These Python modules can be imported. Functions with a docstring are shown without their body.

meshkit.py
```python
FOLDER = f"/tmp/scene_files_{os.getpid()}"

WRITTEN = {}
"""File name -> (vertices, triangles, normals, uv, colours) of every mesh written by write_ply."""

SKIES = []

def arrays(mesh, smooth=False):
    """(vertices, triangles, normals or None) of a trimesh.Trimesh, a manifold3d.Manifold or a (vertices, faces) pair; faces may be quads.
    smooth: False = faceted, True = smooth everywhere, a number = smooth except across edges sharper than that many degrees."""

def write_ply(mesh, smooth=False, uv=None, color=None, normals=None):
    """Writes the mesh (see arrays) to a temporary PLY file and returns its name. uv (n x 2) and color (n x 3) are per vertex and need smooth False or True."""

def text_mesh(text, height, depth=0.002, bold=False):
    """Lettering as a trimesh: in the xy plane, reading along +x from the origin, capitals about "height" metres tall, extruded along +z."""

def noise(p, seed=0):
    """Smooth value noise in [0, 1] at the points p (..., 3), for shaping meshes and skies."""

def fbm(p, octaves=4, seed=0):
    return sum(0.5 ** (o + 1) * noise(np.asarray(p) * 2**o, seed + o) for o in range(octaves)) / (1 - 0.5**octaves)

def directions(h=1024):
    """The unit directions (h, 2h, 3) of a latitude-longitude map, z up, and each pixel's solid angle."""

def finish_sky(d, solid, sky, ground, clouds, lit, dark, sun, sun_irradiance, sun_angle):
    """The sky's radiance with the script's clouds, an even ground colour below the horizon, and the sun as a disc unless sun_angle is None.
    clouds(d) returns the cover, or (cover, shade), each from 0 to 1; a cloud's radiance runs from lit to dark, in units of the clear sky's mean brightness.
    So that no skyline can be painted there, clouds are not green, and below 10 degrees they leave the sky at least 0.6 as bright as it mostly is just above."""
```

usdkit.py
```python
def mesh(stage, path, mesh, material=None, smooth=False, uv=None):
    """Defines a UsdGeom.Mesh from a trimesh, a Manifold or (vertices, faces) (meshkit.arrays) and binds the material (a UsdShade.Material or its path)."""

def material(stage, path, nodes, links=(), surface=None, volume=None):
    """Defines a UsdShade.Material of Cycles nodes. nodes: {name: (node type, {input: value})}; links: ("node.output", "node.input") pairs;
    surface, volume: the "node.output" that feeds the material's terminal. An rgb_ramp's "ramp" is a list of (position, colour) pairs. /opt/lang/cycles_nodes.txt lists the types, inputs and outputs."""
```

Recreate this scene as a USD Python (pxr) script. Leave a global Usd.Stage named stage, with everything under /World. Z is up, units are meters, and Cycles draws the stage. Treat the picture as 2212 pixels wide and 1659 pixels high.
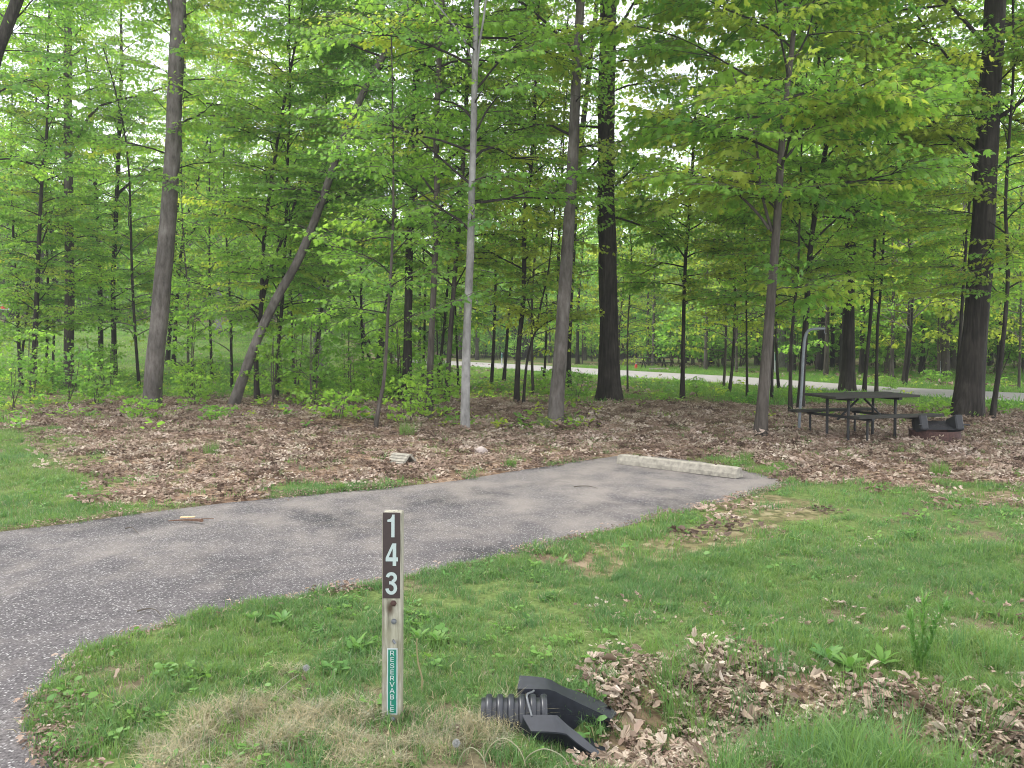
import math, numpy as np, trimesh, shapely
from shapely.geometry import Polygon, LineString
from shapely.ops import unary_union
import usdkit, meshkit
from pxr import Usd, UsdGeom, UsdLux, UsdShade, Gf, Sdf, Vt

stage = Usd.Stage.CreateInMemory()
UsdGeom.SetStageUpAxis(stage, "Z")
stage.DefinePrim("/World", "Xform"); stage.DefinePrim("/World/Looks", "Scope")

# ---------------------------------------------------------------- camera, sky, sun, exposure
EYE, PITCH, FOC = 1.6, math.atan(84.5 / 1840), 1840.0     # the photograph read at 2212 x 1659 pixels
cam = UsdGeom.Camera.Define(stage, "/World/camera")
cam.CreateHorizontalApertureAttr(36.0); cam.CreateVerticalApertureAttr(27.0)
cam.CreateFocalLengthAttr(36.0 * FOC / 2212)
cam.CreateFStopAttr(0.0)
cam.AddTranslateOp().Set((0, 0, EYE)); cam.AddRotateXOp().Set(90 - math.degrees(PITCH))
cam.CreateExposureAttr(1.45)
SUN_EL, SUN_ROT = math.radians(58), math.radians(-60)       # rotation = atan2(x, y) of the direction to the sun
sky = UsdLux.DomeLight.Define(stage, "/World/sky")
sm = usdkit.material(stage, "/World/Looks/sky_look", {
    "s": ("sky_texture", {"sky_type": "single_scattering", "sun_disc": False, "sun_elevation": SUN_EL, "sun_rotation": SUN_ROT, "aerosol_density": 2.0}),
    "tc": ("texture_coordinate", {}), "mp": ("mapping", {"scale": (1, 1, 2.2)}),
    "n": ("noise_texture", {"scale": 2.2, "detail": 6, "roughness": 0.6}),
    "r": ("rgb_ramp", {"ramp": [(0.25, (0.62, 0.62, 0.62)), (0.6, (1, 1, 1))]}),
    "m": ("mix_color", {"b": (9.6, 9.9, 10.4), "use_clamp": False}),
    "b": ("background_shader", {"strength": 0.1})},
    [("tc.generated", "mp.vector"), ("mp.vector", "n.vector"), ("n.fac", "r.fac"), ("r.color", "m.fac"), ("s.color", "m.a"), ("m.result", "b.color")], surface="b.background")
UsdShade.MaterialBindingAPI.Apply(sky.GetPrim()).Bind(sm)
sky.GetPrim().SetCustomDataByKey("kind", "structure")
sun = UsdLux.DistantLight.Define(stage, "/World/sun")
sun.CreateIntensityAttr(0.4); sun.CreateAngleAttr(16.0); sun.CreateNormalizeAttr(True); sun.CreateColorAttr((1.0, 0.96, 0.9))
sd = np.array([math.sin(SUN_ROT) * math.cos(SUN_EL), math.cos(SUN_ROT) * math.cos(SUN_EL), math.sin(SUN_EL)])
sun.AddTransformOp().Set(Gf.Matrix4d().SetLookAt(Gf.Vec3d(*sd), Gf.Vec3d(0, 0, 0), Gf.Vec3d(0, 0, 1)).GetInverse())

# ---------------------------------------------------------------- helpers
R = np.random.default_rng
def ray(px, py):
    x, u = (px - 1106) / FOC, -(py - 829.5) / FOC
    c, s = math.cos(PITCH), math.sin(PITCH)
    return np.array([x, c + u * s, -s + u * c])
def at(px, py, Y):                     # the point seen at a pixel, at the distance Y
    d = ray(px, py)
    return np.array([0, 0, EYE]) + d * (Y / d[1])
def flat(px, py, z=0.0):
    d = ray(px, py)
    return (d * ((z - EYE) / d[2]))[:2]
def poly(pts): return Polygon([flat(*p) for p in pts])
def smooth(a, b, x):
    t = np.clip((x - a) / (b - a), 0, 1); return t * t * (3 - 2 * t)
def n2(x, y, s, seed=0): return meshkit.noise(np.stack([np.asarray(x) * s, np.asarray(y) * s, np.zeros_like(np.asarray(x, float))], -1), seed)
def f2(x, y, s, seed=0, o=4): return meshkit.fbm(np.stack([np.asarray(x) * s, np.asarray(y) * s, np.zeros_like(np.asarray(x, float))], -1), o, seed)

DRIVE = Polygon([flat(*p) for p in [(-300, 1180), (0, 1149), (150, 1130), (350, 1101), (500, 1083), (740, 1062), (850, 1052), (1000, 1036), (1130, 1014), (1230, 999), (1335, 984), (1420, 985), (1520, 998), (1640, 1022), (1712, 1044),
    (1590, 1076), (1500, 1098), (1400, 1122), (1250, 1160), (1050, 1211), (900, 1241), (820, 1259), (700, 1281), (600, 1301), (500, 1320), (420, 1336), (300, 1366), (220, 1394), (150, 1432), (100, 1480), (75, 1535), (82, 1600), (118, 1659), (190, 1740)]]
    + [(-1.25, 2.2), (-1.2, 1.2), (-1.5, -2), (-12, -2), (-14, 6)])
ROAD = poly([(700, 772.5), (760, 776), (947, 788.5), (1040, 795), (1200, 805), (1399, 819), (1509, 825), (1700, 839), (1900, 853), (2212, 870), (2600, 887), (2600, 866), (2212, 851), (1900, 836.5), (1700, 822), (1583, 814), (1399, 804), (1200, 792), (947, 779), (760, 769), (700, 767)])
LITTER = poly([(225, 1094), (400, 1083), (600, 1069), (740, 1058), (850, 1049), (1000, 1033), (1135, 1010), (1345, 983), (1620, 1008), (1720, 1042), (1850, 1046), (2050, 1046), (2400, 1062), (2500, 890), (2100, 884), (1900, 876), (1700, 876), (1400, 868), (1250, 870), (1100, 862), (900, 858), (700, 858), (500, 850), (300, 855), (100, 880), (30, 905), (90, 945), (165, 1010)])
PATCH = unary_union([poly([(1540, 1090), (1640, 1068), (1760, 1085), (1800, 1110), (1690, 1150), (1600, 1180), (1560, 1150)]), poly([(1150, 1200), (1200, 1190), (1240, 1210), (1190, 1230)]), poly([(40, 905), (165, 960), (260, 1050), (200, 1060), (90, 990), (10, 930)]), poly([(1950, 1050), (2230, 1065), (2230, 1110), (2050, 1100)]), poly([(1180, 1215), (1560, 1130), (1600, 1180), (1250, 1260)])])
DITCH = poly([(1290, 1470), (1400, 1408), (1560, 1415), (1680, 1445), (1900, 1478), (2350, 1545), (2400, 1660), (1950, 1600), (1760, 1575), (1640, 1660), (1330, 1640), (1310, 1590), (1345, 1555)])
TAN = poly([(470, 1530), (640, 1500), (830, 1495), (930, 1520), (1040, 1500), (1110, 1590), (1230, 1640), (1290, 1700), (480, 1720), (390, 1600)])
MOSS = poly([(880, 1440), (1100, 1395), (1330, 1410), (1290, 1470), (1110, 1480), (1060, 1500), (900, 1500)])
def inside(P, x, y): return shapely.contains_xy(P, x, y)
def fuzzy(P, x, y, amp, seed):
    x, y = np.asarray(x, float), np.asarray(y, float)
    return inside(P, x + amp * (f2(x, y, 1.1 / max(amp, .2), seed) - .5) * 2.6, y + amp * (f2(x, y, 1.1 / max(amp, .2), seed + 50) - .5) * 2.6)
PIPE = poly([(1125, 1500), (1190, 1492), (1320, 1556), (1330, 1580), (1275, 1612), (1205, 1550), (1125, 1548)])
dline = LineString([flat(*p) for p in [(1345, 1575), (1430, 1535), (1600, 1540), (1800, 1560), (2050, 1590), (2350, 1630)]])
DXY = np.array([dline.interpolate(t, normalized=True).coords[0] for t in np.linspace(0, 1, 40)])
def terrain(x, y):
    x, y = np.asarray(x, float), np.asarray(y, float)
    u = x / np.maximum(y, 1)
    z = (f2(x, y, 0.45, 3) - .5) * 0.10 * smooth(3, 7, y) * smooth(45, 25, y) + (n2(x, y, 2.5, 9) - .5) * 0.03 * smooth(40, 20, y)
    z = z + 3.4 * smooth(33, 68, y) * smooth(-0.10, -0.27, u) + 5.5 * smooth(72, 150, y) * smooth(-.05, -.4, u) + 2.0 * smooth(110, 190, y)
    m = flat(690, 925); z = z + 0.20 * np.exp(-(((x - m[0]) / 2.0) ** 2 + ((y - m[1] - .6) / 0.9) ** 2))
    b = (x > -9) & (x < 12) & (y > 1) & (y < 8)
    if np.any(b):
        d = np.full(x.shape, 9.0); xb, yb = x[b], y[b]
        d[b] = np.sqrt(((xb[..., None] - DXY[:, 0]) ** 2 + (yb[..., None] - DXY[:, 1]) ** 2).min(-1))
        z = z - 0.17 * np.exp(-(d / 0.33) ** 2)
        pi_ = np.zeros(x.shape, bool); pi_[b] = inside(PIPE, xb, yb); z = np.where(pi_, -.16, z)
    if np.any(y < 30):
        nb = (y < 14) & (y > -3) & (np.abs(x) < 15)
        if np.any(nb):
            ds = np.full(x.shape, 9.0)
            pts = shapely.points(x[nb], y[nb]); ds[nb] = shapely.distance(DRIVE, pts)
            f = smooth(0.0, .9, ds); z = np.where(nb, z * f + .012 * smooth(0, .08, ds), z)
            z = np.where(ds <= 0, -0.05, z)
    rd = (y > 18) & (u > -.3)
    if np.any(rd):
        ds = np.full(x.shape, 9.0); pts = shapely.points(x[rd], y[rd]); ds[rd] = shapely.distance(ROAD, pts)
        z = np.where(rd, z * smooth(0, 6, ds) - .03 * (ds <= 0), z)
    return z
def ground(px, py):
    p = flat(px, py) if py > 749 else flat(px, 749)
    d = ray(px, py); Y = min(p[1], 150)
    ys = np.concatenate([np.arange(2, 30, .05), np.arange(30, 170, .25)])
    xs = d[0] / d[1] * ys; zs = EYE + d[2] / d[1] * ys
    h = np.nonzero(zs <= terrain(xs, ys))[0]
    Y = ys[h[0]] if len(h) else 150.0
    return np.array([d[0] / d[1] * Y, Y, float(terrain(np.array([d[0] / d[1] * Y]), np.array([Y]))[0])])
def tz(x, y): return float(terrain(np.array([x], float), np.array([y], float))[0])

USED = {}
def numbered(name, parent="/World"):
    k = USED.get((parent, name), 0); USED[(parent, name)] = k + 1
    return f"{parent}/{name}" + (f"_{k:03d}" if k else "")
def meta(p, label=None, cat=None, group=None, kind=None):
    for k, v in (("label", label), ("category", cat), ("group", group), ("kind", kind)):
        if v: p.SetCustomDataByKey(k, v)
    return p
def thing(name, label, cat, loc=(0, 0, 0), rotz=0.0, group=None, scale=None):
    x = UsdGeom.Xform.Define(stage, numbered(name))
    x.AddTranslateOp().Set(tuple(float(v) for v in loc)); x.AddRotateZOp().Set(float(rotz))
    if scale is not None: x.AddScaleOp().Set((float(scale),) * 3)
    return meta(x.GetPrim(), label, cat, group)
def part(name, mesh, mat, parent=None, smooth=30, kind=None, label=None):
    base = str(parent.GetPath()) if parent is not None else "/World"
    g = usdkit.mesh(stage, numbered(name, base), mesh, mat, smooth=smooth)
    return meta(g.GetPrim(), label, None, None, kind)
def dup(root, label, loc, rotz, scale=None, group=None, name=None):
    was = root.GetCustomData(); nm = name or __import__('re').sub(r'_\d{3}$', '', root.GetName())
    r = thing(nm, label, was["category"], loc, rotz, group or was.get("group"), scale)
    r.GetReferences().AddInternalReference(root.GetPath()); r.SetInstanceable(True)
    return r
def cat(ms): return trimesh.util.concatenate([m if isinstance(m, trimesh.Trimesh) else trimesh.Trimesh(*m, process=False) for m in ms])
def box(sx, sy, sz, c=(0, 0, 0), rot=None, bev=0.0):
    if bev:
        import manifold3d as m3
        pts = [(a * (sx / 2 - bx), b * (sy / 2 - by), d * (sz / 2 - bz)) for a in (-1, 1) for b in (-1, 1) for d in (-1, 1) for bx, by, bz in ((0, bev, bev), (bev, 0, bev), (bev, bev, 0))]
        m = trimesh.convex.convex_hull(np.array(pts))
    else:
        m = trimesh.creation.box([sx, sy, sz])
    if rot is not None: m.apply_transform(trimesh.transformations.euler_matrix(*rot))
    m.apply_translation(c); return m
def tube(pts, rad, sides=8, cap=True, rough=0.0, seed=0, lobes=0.0):
    p = np.asarray(pts, float); n = len(p); rad = np.broadcast_to(np.asarray(rad, float), (n,))
    t = np.gradient(p, axis=0); t /= np.linalg.norm(t, axis=1, keepdims=True) + 1e-12
    ref = np.array([0, 1.0, 0]) if abs(t[:, 1]).mean() < .8 else np.array([1.0, 0, 0])
    a = np.cross(t, ref); a /= np.linalg.norm(a, axis=1, keepdims=True) + 1e-12
    b = np.cross(t, a); ang = np.arange(sides) * 2 * np.pi / sides
    r = rad[:, None] * np.ones((1, sides))
    if rough:
        q = np.stack([np.cos(ang)[None] * 2 + 0 * r, np.sin(ang)[None] * 2 + 0 * r, p[:, 2:3] * .9 + 0 * r], -1)
        r = r * (1 + rough * (meshkit.fbm(q, 3, seed) - .5) * 2)
    if lobes:
        h = p[:, 2:3] - p[0, 2]; r = r * (1 + lobes * np.exp(-np.maximum(h - .1, 0) / .38) * (np.cos(3 * ang + seed) + .7 * np.cos(5 * ang + 2 * seed))[None]) * (1 + .05 * np.cos(7 * ang + seed + .4 * np.sin(h))[None])
    v = p[:, None] + r[..., None] * (np.cos(ang)[None, :, None] * a[:, None] + np.sin(ang)[None, :, None] * b[:, None])
    i, j = np.meshgrid(np.arange(n - 1), np.arange(sides), indexing="ij")
    q = np.stack([i * sides + j, i * sides + (j + 1) % sides, (i + 1) * sides + (j + 1) % sides, (i + 1) * sides + j], -1).reshape(-1, 4)
    f = np.vstack([q[:, [0, 2, 1]], q[:, [0, 3, 2]]]); v = v.reshape(-1, 3)
    if cap:
        v = np.vstack([v, p[0], p[-1]]); k = np.arange(sides); m = len(v)
        f = np.vstack([f, np.stack([k, (k + 1) % sides, 0 * k + m - 2], 1), np.stack([(n - 1) * sides + (k + 1) % sides, (n - 1) * sides + k, 0 * k + m - 1], 1)])
    return trimesh.Trimesh(v, f, process=False)
def resample(pts, n, curve=True):
    p = np.asarray(pts, float); d = np.concatenate([[0], np.cumsum(np.linalg.norm(np.diff(p, axis=0), axis=1))]); s = np.linspace(0, d[-1], n)
    if curve and len(p) > 2:
        from scipy.interpolate import PchipInterpolator
        return np.stack([PchipInterpolator(d, p[:, k])(s) for k in range(3)], 1)
    return np.stack([np.interp(s, d, p[:, k]) for k in range(3)], 1)
def quats(yaw, pitch, roll):           # Rz(yaw) Ry(pitch) Rx(roll) as (i, j, k, real)
    cy, sy, cp, sp, cr, sr = np.cos(yaw / 2), np.sin(yaw / 2), np.cos(pitch / 2), np.sin(pitch / 2), np.cos(roll / 2), np.sin(roll / 2)
    return np.stack([sr * cp * cy - cr * sp * sy, cr * sp * cy + sr * cp * sy, cr * cp * sy - sr * sp * cy, cr * cp * cy + sr * sp * sy], -1)
def instancer(path, protos, idx, pos, q, scale):
    """protos: a list of lists of (mesh, material)."""
    pi = UsdGeom.PointInstancer.Define(stage, path); rel = pi.CreatePrototypesRel()
    UsdGeom.Scope.Define(stage, path + "/kinds")
    for k, ms in enumerate(protos):
        x = UsdGeom.Xform.Define(stage, f"{path}/kinds/kind_{k:03d}")
        for j, (m, mat) in enumerate(ms): usdkit.mesh(stage, f"{path}/kinds/kind_{k:03d}/piece_{j:03d}", m, mat)
        rel.AddTarget(x.GetPath())
    pi.CreateProtoIndicesAttr(Vt.IntArray.FromNumpy(np.asarray(idx, np.int32)))
    pi.CreatePositionsAttr(Vt.Vec3fArray.FromNumpy(np.asarray(pos, np.float32)))
    pi.CreateOrientationsAttr(Vt.QuathArray.FromNumpy(np.ascontiguousarray(q, np.float16)))
    s = np.asarray(scale, np.float32); s = np.repeat(s[:, None], 3, 1) if s.ndim == 1 else s
    pi.CreateScalesAttr(Vt.Vec3fArray.FromNumpy(s))
    return pi.GetPrim()

# ---------------------------------------------------------------- materials
LK = "/World/Looks/"
def leaf_mat(name, dif, trn, var=.35, t=.45):
    d0, d1 = np.array(dif), np.array(trn)
    warm = np.array([1.4, 1.15, .9]); cool = np.array([.58, .72, .9])
    return usdkit.material(stage, LK + name, {
        "g": ("geometry", {}), "o": ("object_info", {}), "a": ("math", {"math_type": "multiply_add", "value2": .55}), "h": ("math", {"math_type": "multiply", "value2": .45}),
        "r": ("rgb_ramp", {"ramp": [(0, d0 * cool), (.5, d0), (1, d0 * warm)]}), "rt": ("rgb_ramp", {"ramp": [(0, d1 * cool), (.5, d1), (1, d1 * warm)]}),
        "p": ("principled_bsdf", {"roughness": .5, "specular_ior_level": .25}), "t": ("translucent_bsdf", {}), "m": ("mix_closure", {"fac": t})},
        [("o.random", "h.value1"), ("g.random_per_island", "a.value1"), ("h.value", "a.value3"), ("a.value", "r.fac"), ("a.value", "rt.fac"), ("r.color", "p.base_color"), ("rt.color", "t.color"), ("p.BSDF", "m.closure1"), ("t.BSDF", "m.closure2")], surface="m.closure")
LEAF = [leaf_mat("leaf_fresh", (.145, .245, .034), (.52, .80, .09), t=.52), leaf_mat("leaf_yellow", (.215, .26, .036), (.74, .82, .09), t=.52), leaf_mat("leaf_deep", (.115, .205, .036), (.42, .72, .09), t=.52)]
LEAF_FAR = leaf_mat("leaf_far", (.15, .25, .042), (.53, .80, .10), t=.52)
GRASS = [leaf_mat("grass_green", (.135, .22, .048), (.22, .37, .065), t=.35), leaf_mat("grass_light", (.175, .245, .062), (.28, .40, .085), t=.35), leaf_mat("grass_blue", (.115, .20, .055), (.19, .33, .08), t=.35)]
GRASS_DRY = leaf_mat("grass_dry", (.40, .33, .18), (.40, .33, .17), t=.25)
WEED = leaf_mat("weed_leaf", (.13, .24, .045), (.22, .42, .06), t=.3)
def bark_mat(name, c0, c1, c2, zs=1.4, s=9.0, bump=.6):
    return usdkit.material(stage, LK + name, {
        "g": ("geometry", {}), "mp": ("mapping", {"scale": (s, s, zs)}), "n": ("noise_texture", {"scale": 1.6, "detail": 6, "roughness": .65}), "n2": ("noise_texture", {"scale": 1.3, "detail": 4}),
        "r": ("rgb_ramp", {"ramp": [(.3, c0), (.5, c1), (.72, c2)]}), "r2": ("rgb_ramp", {"ramp": [(.3, (.62, .62, .60)), (.7, (1.2, 1.2, 1.17))]}),
        "mx": ("mix_color", {"blend_type": "multiply", "fac": 1.0, "use_clamp": False}), "b": ("bump", {"strength": min(1, bump * 1.3), "distance": .045}), "p": ("principled_bsdf", {"roughness": .9, "specular_ior_level": .15})},
        [("g.position", "mp.vector"), ("mp.vector", "n.vector"), ("g.position", "n2.vector"), ("n.fac", "r.fac"), ("n2.fac", "r2.fac"), ("r.color", "mx.a"), ("r2.color", "mx.b"), ("mx.result", "p.base_color"), ("n.fac", "b.height"), ("b.normal", "p.normal")], surface="p.BSDF")
BARK = {"grey": bark_mat("bark_grey", (.062, .053, .047), (.112, .097, .087), (.165, .15, .138), 2.2, 7, .35), "pale": bark_mat("bark_pale", (.12, .113, .107), (.195, .186, .178), (.26, .25, .24), 3, 6, .25),
        "brown": bark_mat("bark_brown", (.040, .033, .028), (.075, .064, .055), (.118, .103, .09), 1.6, 10, .7), "dark": bark_mat("bark_dark", (.015, .0125, .011), (.034, .029, .025), (.064, .055, .047), 1.2, 12, .9)}
TWIG = usdkit.material(stage, LK + "twig", {"p": ("principled_bsdf", {"base_color": (.06, .048, .036), "roughness": .9})}, surface="p.BSDF")
def plain(name, c, rough=.6, metal=0.0, spec=.4, nscale=30.0, var=.35, bump=.0):
    c = np.array(c)
    nodes = {"g": ("texture_coordinate", {}), "n": ("noise_texture", {"scale": nscale, "detail": 5, "roughness": .6}), "r": ("rgb_ramp", {"ramp": [(.3, c * (1 - var)), (.7, c * (1 + var))]}),
             "p": ("principled_bsdf", {"roughness": rough, "metallic": metal, "specular_ior_level": spec})}
    links = [("g.object", "n.vector"), ("n.fac", "r.fac"), ("r.color", "p.base_color")]
    if bump: nodes["b"] = ("bump", {"strength": bump, "distance": .004}); links += [("n.fac", "b.height"), ("b.normal", "p.normal")]
    return usdkit.material(stage, LK + name, nodes, links, surface="p.BSDF")

dead_ramp = [(0, (.085, .057, .043)), (.3, (.175, .12, .088)), (.6, (.265, .187, .14)), (.85, (.36, .27, .21)), (1, (.45, .37, .31))]
def dead_mat(name, ramp):
    return usdkit.material(stage, LK + name, {"g": ("geometry", {}), "o": ("object_info", {}), "a": ("math", {"math_type": "add"}), "f": ("math", {"math_type": "fraction"}), "r": ("rgb_ramp", {"ramp": ramp}), "p": ("principled_bsdf", {"roughness": .75, "specular_ior_level": .25}), "t": ("translucent_bsdf", {}), "m": ("mix_closure", {"fac": .15})},
        [("g.random_per_island", "a.value1"), ("o.random", "a.value2"), ("a.value", "f.value1"), ("f.value", "r.fac"), ("r.color", "p.base_color"), ("r.color", "t.color"), ("p.BSDF", "m.closure1"), ("t.BSDF", "m.closure2")], surface="m.closure")
DEAD = dead_mat("dead_leaf", dead_ramp)
DEAD_PALE = dead_mat("dead_leaf_pale", [(0, (.15, .105, .078)), (.3, (.265, .20, .145)), (.7, (.385, .31, .235)), (1, (.48, .41, .33))])

gm = usdkit.material(stage, LK + "ground_soil", {
    "g": ("geometry", {}), "al": ("attribute", {"attribute": "litter"}), "ab": ("attribute", {"attribute": "bare"}),
    "n1": ("noise_texture", {"scale": .7, "detail": 6, "roughness": .65}), "n2": ("noise_texture", {"scale": 26, "detail": 4, "roughness": .7}),
    "gr": ("rgb_ramp", {"ramp": [(.3, (.075, .105, .035)), (.55, (.105, .145, .045)), (.75, (.14, .17, .062))]}),
    "gf": ("rgb_ramp", {"ramp": [(.3, (.45, .45, .42)), (.7, (1.25, 1.25, 1.2))]}), "gmul": ("mix_color", {"blend_type": "multiply", "fac": 1, "use_clamp": False}),
    "v": ("voronoi_texture", {"scale": 15, "randomness": 1}), "vs": ("separate_color", {}), "lr": ("rgb_ramp", {"ramp": [(0, (.05, .032, .022)), (.4, (.13, .082, .055)), (.8, (.22, .15, .10)), (1, (.32, .24, .17))]}),
    "dr": ("rgb_ramp", {"ramp": [(.3, (.07, .05, .035)), (.7, (.17, .125, .09))]}),
    "m1": ("mix_color", {"use_clamp": True}), "m2": ("mix_color", {}), "b": ("bump", {"strength": .8, "distance": .02}), "p": ("principled_bsdf", {"roughness": .95, "specular_ior_level": .1})},
    [("g.position", "n1.vector"), ("g.position", "n2.vector"), ("g.position", "v.vector"), ("n1.fac", "gr.fac"), ("n2.fac", "gf.fac"), ("gr.color", "gmul.a"), ("gf.color", "gmul.b"), ("v.color", "vs.color"), ("vs.r", "lr.fac"), ("n2.fac", "dr.fac"),
     ("ab.fac", "m1.fac"), ("gmul.result", "m1.a"), ("dr.color", "m1.b"), ("al.fac", "m2.fac"), ("m1.result", "m2.a"), ("lr.color", "m2.b"), ("m2.result", "p.base_color"), ("n2.fac", "b.height"), ("b.normal", "p.normal")], surface="p.BSDF")
asphalt = usdkit.material(stage, LK + "asphalt", {
    "g": ("geometry", {}), "big": ("noise_texture", {"scale": .9, "detail": 5, "roughness": .6, "distortion": .6}), "fine": ("noise_texture", {"scale": 60, "detail": 3, "roughness": .7}), "v": ("voronoi_texture", {"scale": 72}), "vs": ("separate_color", {}),
    "sand": ("noise_texture", {"scale": 1.7, "detail": 5, "roughness": .6}), "mp": ("mapping", {"location": (7, 3, 0), "rotation": (0, 0, .75), "scale": (1.0, .7, 1)}),
    "rb": ("rgb_ramp", {"ramp": [(.34, (.038, .034, .036)), (.48, (.071, .063, .065)), (.64, (.108, .096, .093))]}), "rf": ("rgb_ramp", {"ramp": [(.32, (.4, .4, .4)), (.68, (1.55, 1.55, 1.55))]}), "mu": ("mix_color", {"blend_type": "multiply", "fac": 1, "use_clamp": False}),
    "st": ("rgb_ramp", {"ramp": [(.62, (0, 0, 0)), (.92, (1, 1, 1))]}), "near": ("rgb_ramp", {"ramp": [(.30, (1, 1, 1)), (.5, (0, 0, 0))]}), "sm": ("math", {"math_type": "multiply"}), "ms": ("mix_color", {"b": (.31, .297, .29)}),
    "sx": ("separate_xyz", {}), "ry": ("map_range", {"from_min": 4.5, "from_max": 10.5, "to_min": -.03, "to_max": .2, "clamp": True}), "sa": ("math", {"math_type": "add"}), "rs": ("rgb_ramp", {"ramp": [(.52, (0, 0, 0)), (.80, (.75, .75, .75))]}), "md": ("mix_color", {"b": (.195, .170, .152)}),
    "b": ("bump", {"strength": .9, "distance": .008}), "p": ("principled_bsdf", {"roughness": .85, "specular_ior_level": .3})},
    [("g.position", "big.vector"), ("g.position", "fine.vector"), ("g.position", "v.vector"), ("g.position", "mp.vector"), ("mp.vector", "sand.vector"), ("big.fac", "rb.fac"), ("fine.fac", "rf.fac"), ("rb.color", "mu.a"), ("rf.color", "mu.b"),
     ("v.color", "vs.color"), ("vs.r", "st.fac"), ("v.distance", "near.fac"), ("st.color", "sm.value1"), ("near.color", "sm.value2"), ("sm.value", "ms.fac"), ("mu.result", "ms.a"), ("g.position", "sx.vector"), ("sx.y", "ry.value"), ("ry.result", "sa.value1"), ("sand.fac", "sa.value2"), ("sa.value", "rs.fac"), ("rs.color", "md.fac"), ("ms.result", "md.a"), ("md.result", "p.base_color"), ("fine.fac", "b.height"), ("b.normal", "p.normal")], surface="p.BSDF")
road_m = plain("road_surface", (.235, .215, .207), .9, nscale=3, var=.12)
concrete = plain("weathered_concrete", (.235, .215, .175), .9, nscale=14, var=.35, bump=.5)
steel_grey = plain("painted_steel", (.12, .132, .138), .5, nscale=20, var=.2)
rust = plain("rust", (.05, .024, .019), .85, nscale=30, var=.5, bump=.4)
black_iron = plain("blackened_iron", (.018, .018, .02), .6, nscale=40, var=.3)
bolt_m = plain("bolt_steel", (.11, .115, .12), .5, metal=.2, nscale=200, var=.25)
table_wood = plain("table_wood", (.019, .017, .0125), .8, nscale=12, var=.4, bump=.3)
frame_m = plain("table_frame", (.014, .0135, .0135), .6, nscale=20, var=.3)
plastic = plain("black_plastic", (.0115, .0125, .0165), .38, spec=.5, nscale=40, var=.3)
stone_m = plain("stone", (.34, .28, .25), .9, nscale=12, var=.3, bump=.5)
brown_paint = plain("brown_sheet", (.024, .0145, .014), .5, nscale=50, var=.12)
digit_m = plain("reflective_digit", (.29, .335, .325), .5, nscale=200, var=.08)
green_paint = plain("green_sheet", (.006, .115, .075), .45, nscale=50, var=.1)
white_paint = plain("white_paint", (.36, .39, .38), .5, nscale=60, var=.08)
red_paint = plain("red_paint", (.45, .03, .03), .5, nscale=30, var=.1)
split_wood = plain("split_wood", (.50, .34, .19), .8, nscale=60, var=.3)
stick_m = plain("stick_bark", (.12, .065, .042), .9, nscale=60, var=.4)
puff_m = plain("seed_head", (.26, .26, .25), .9, nscale=100, var=.1)
RZ = .488                                # height of the rusty bolt and its stain on the post
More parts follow.
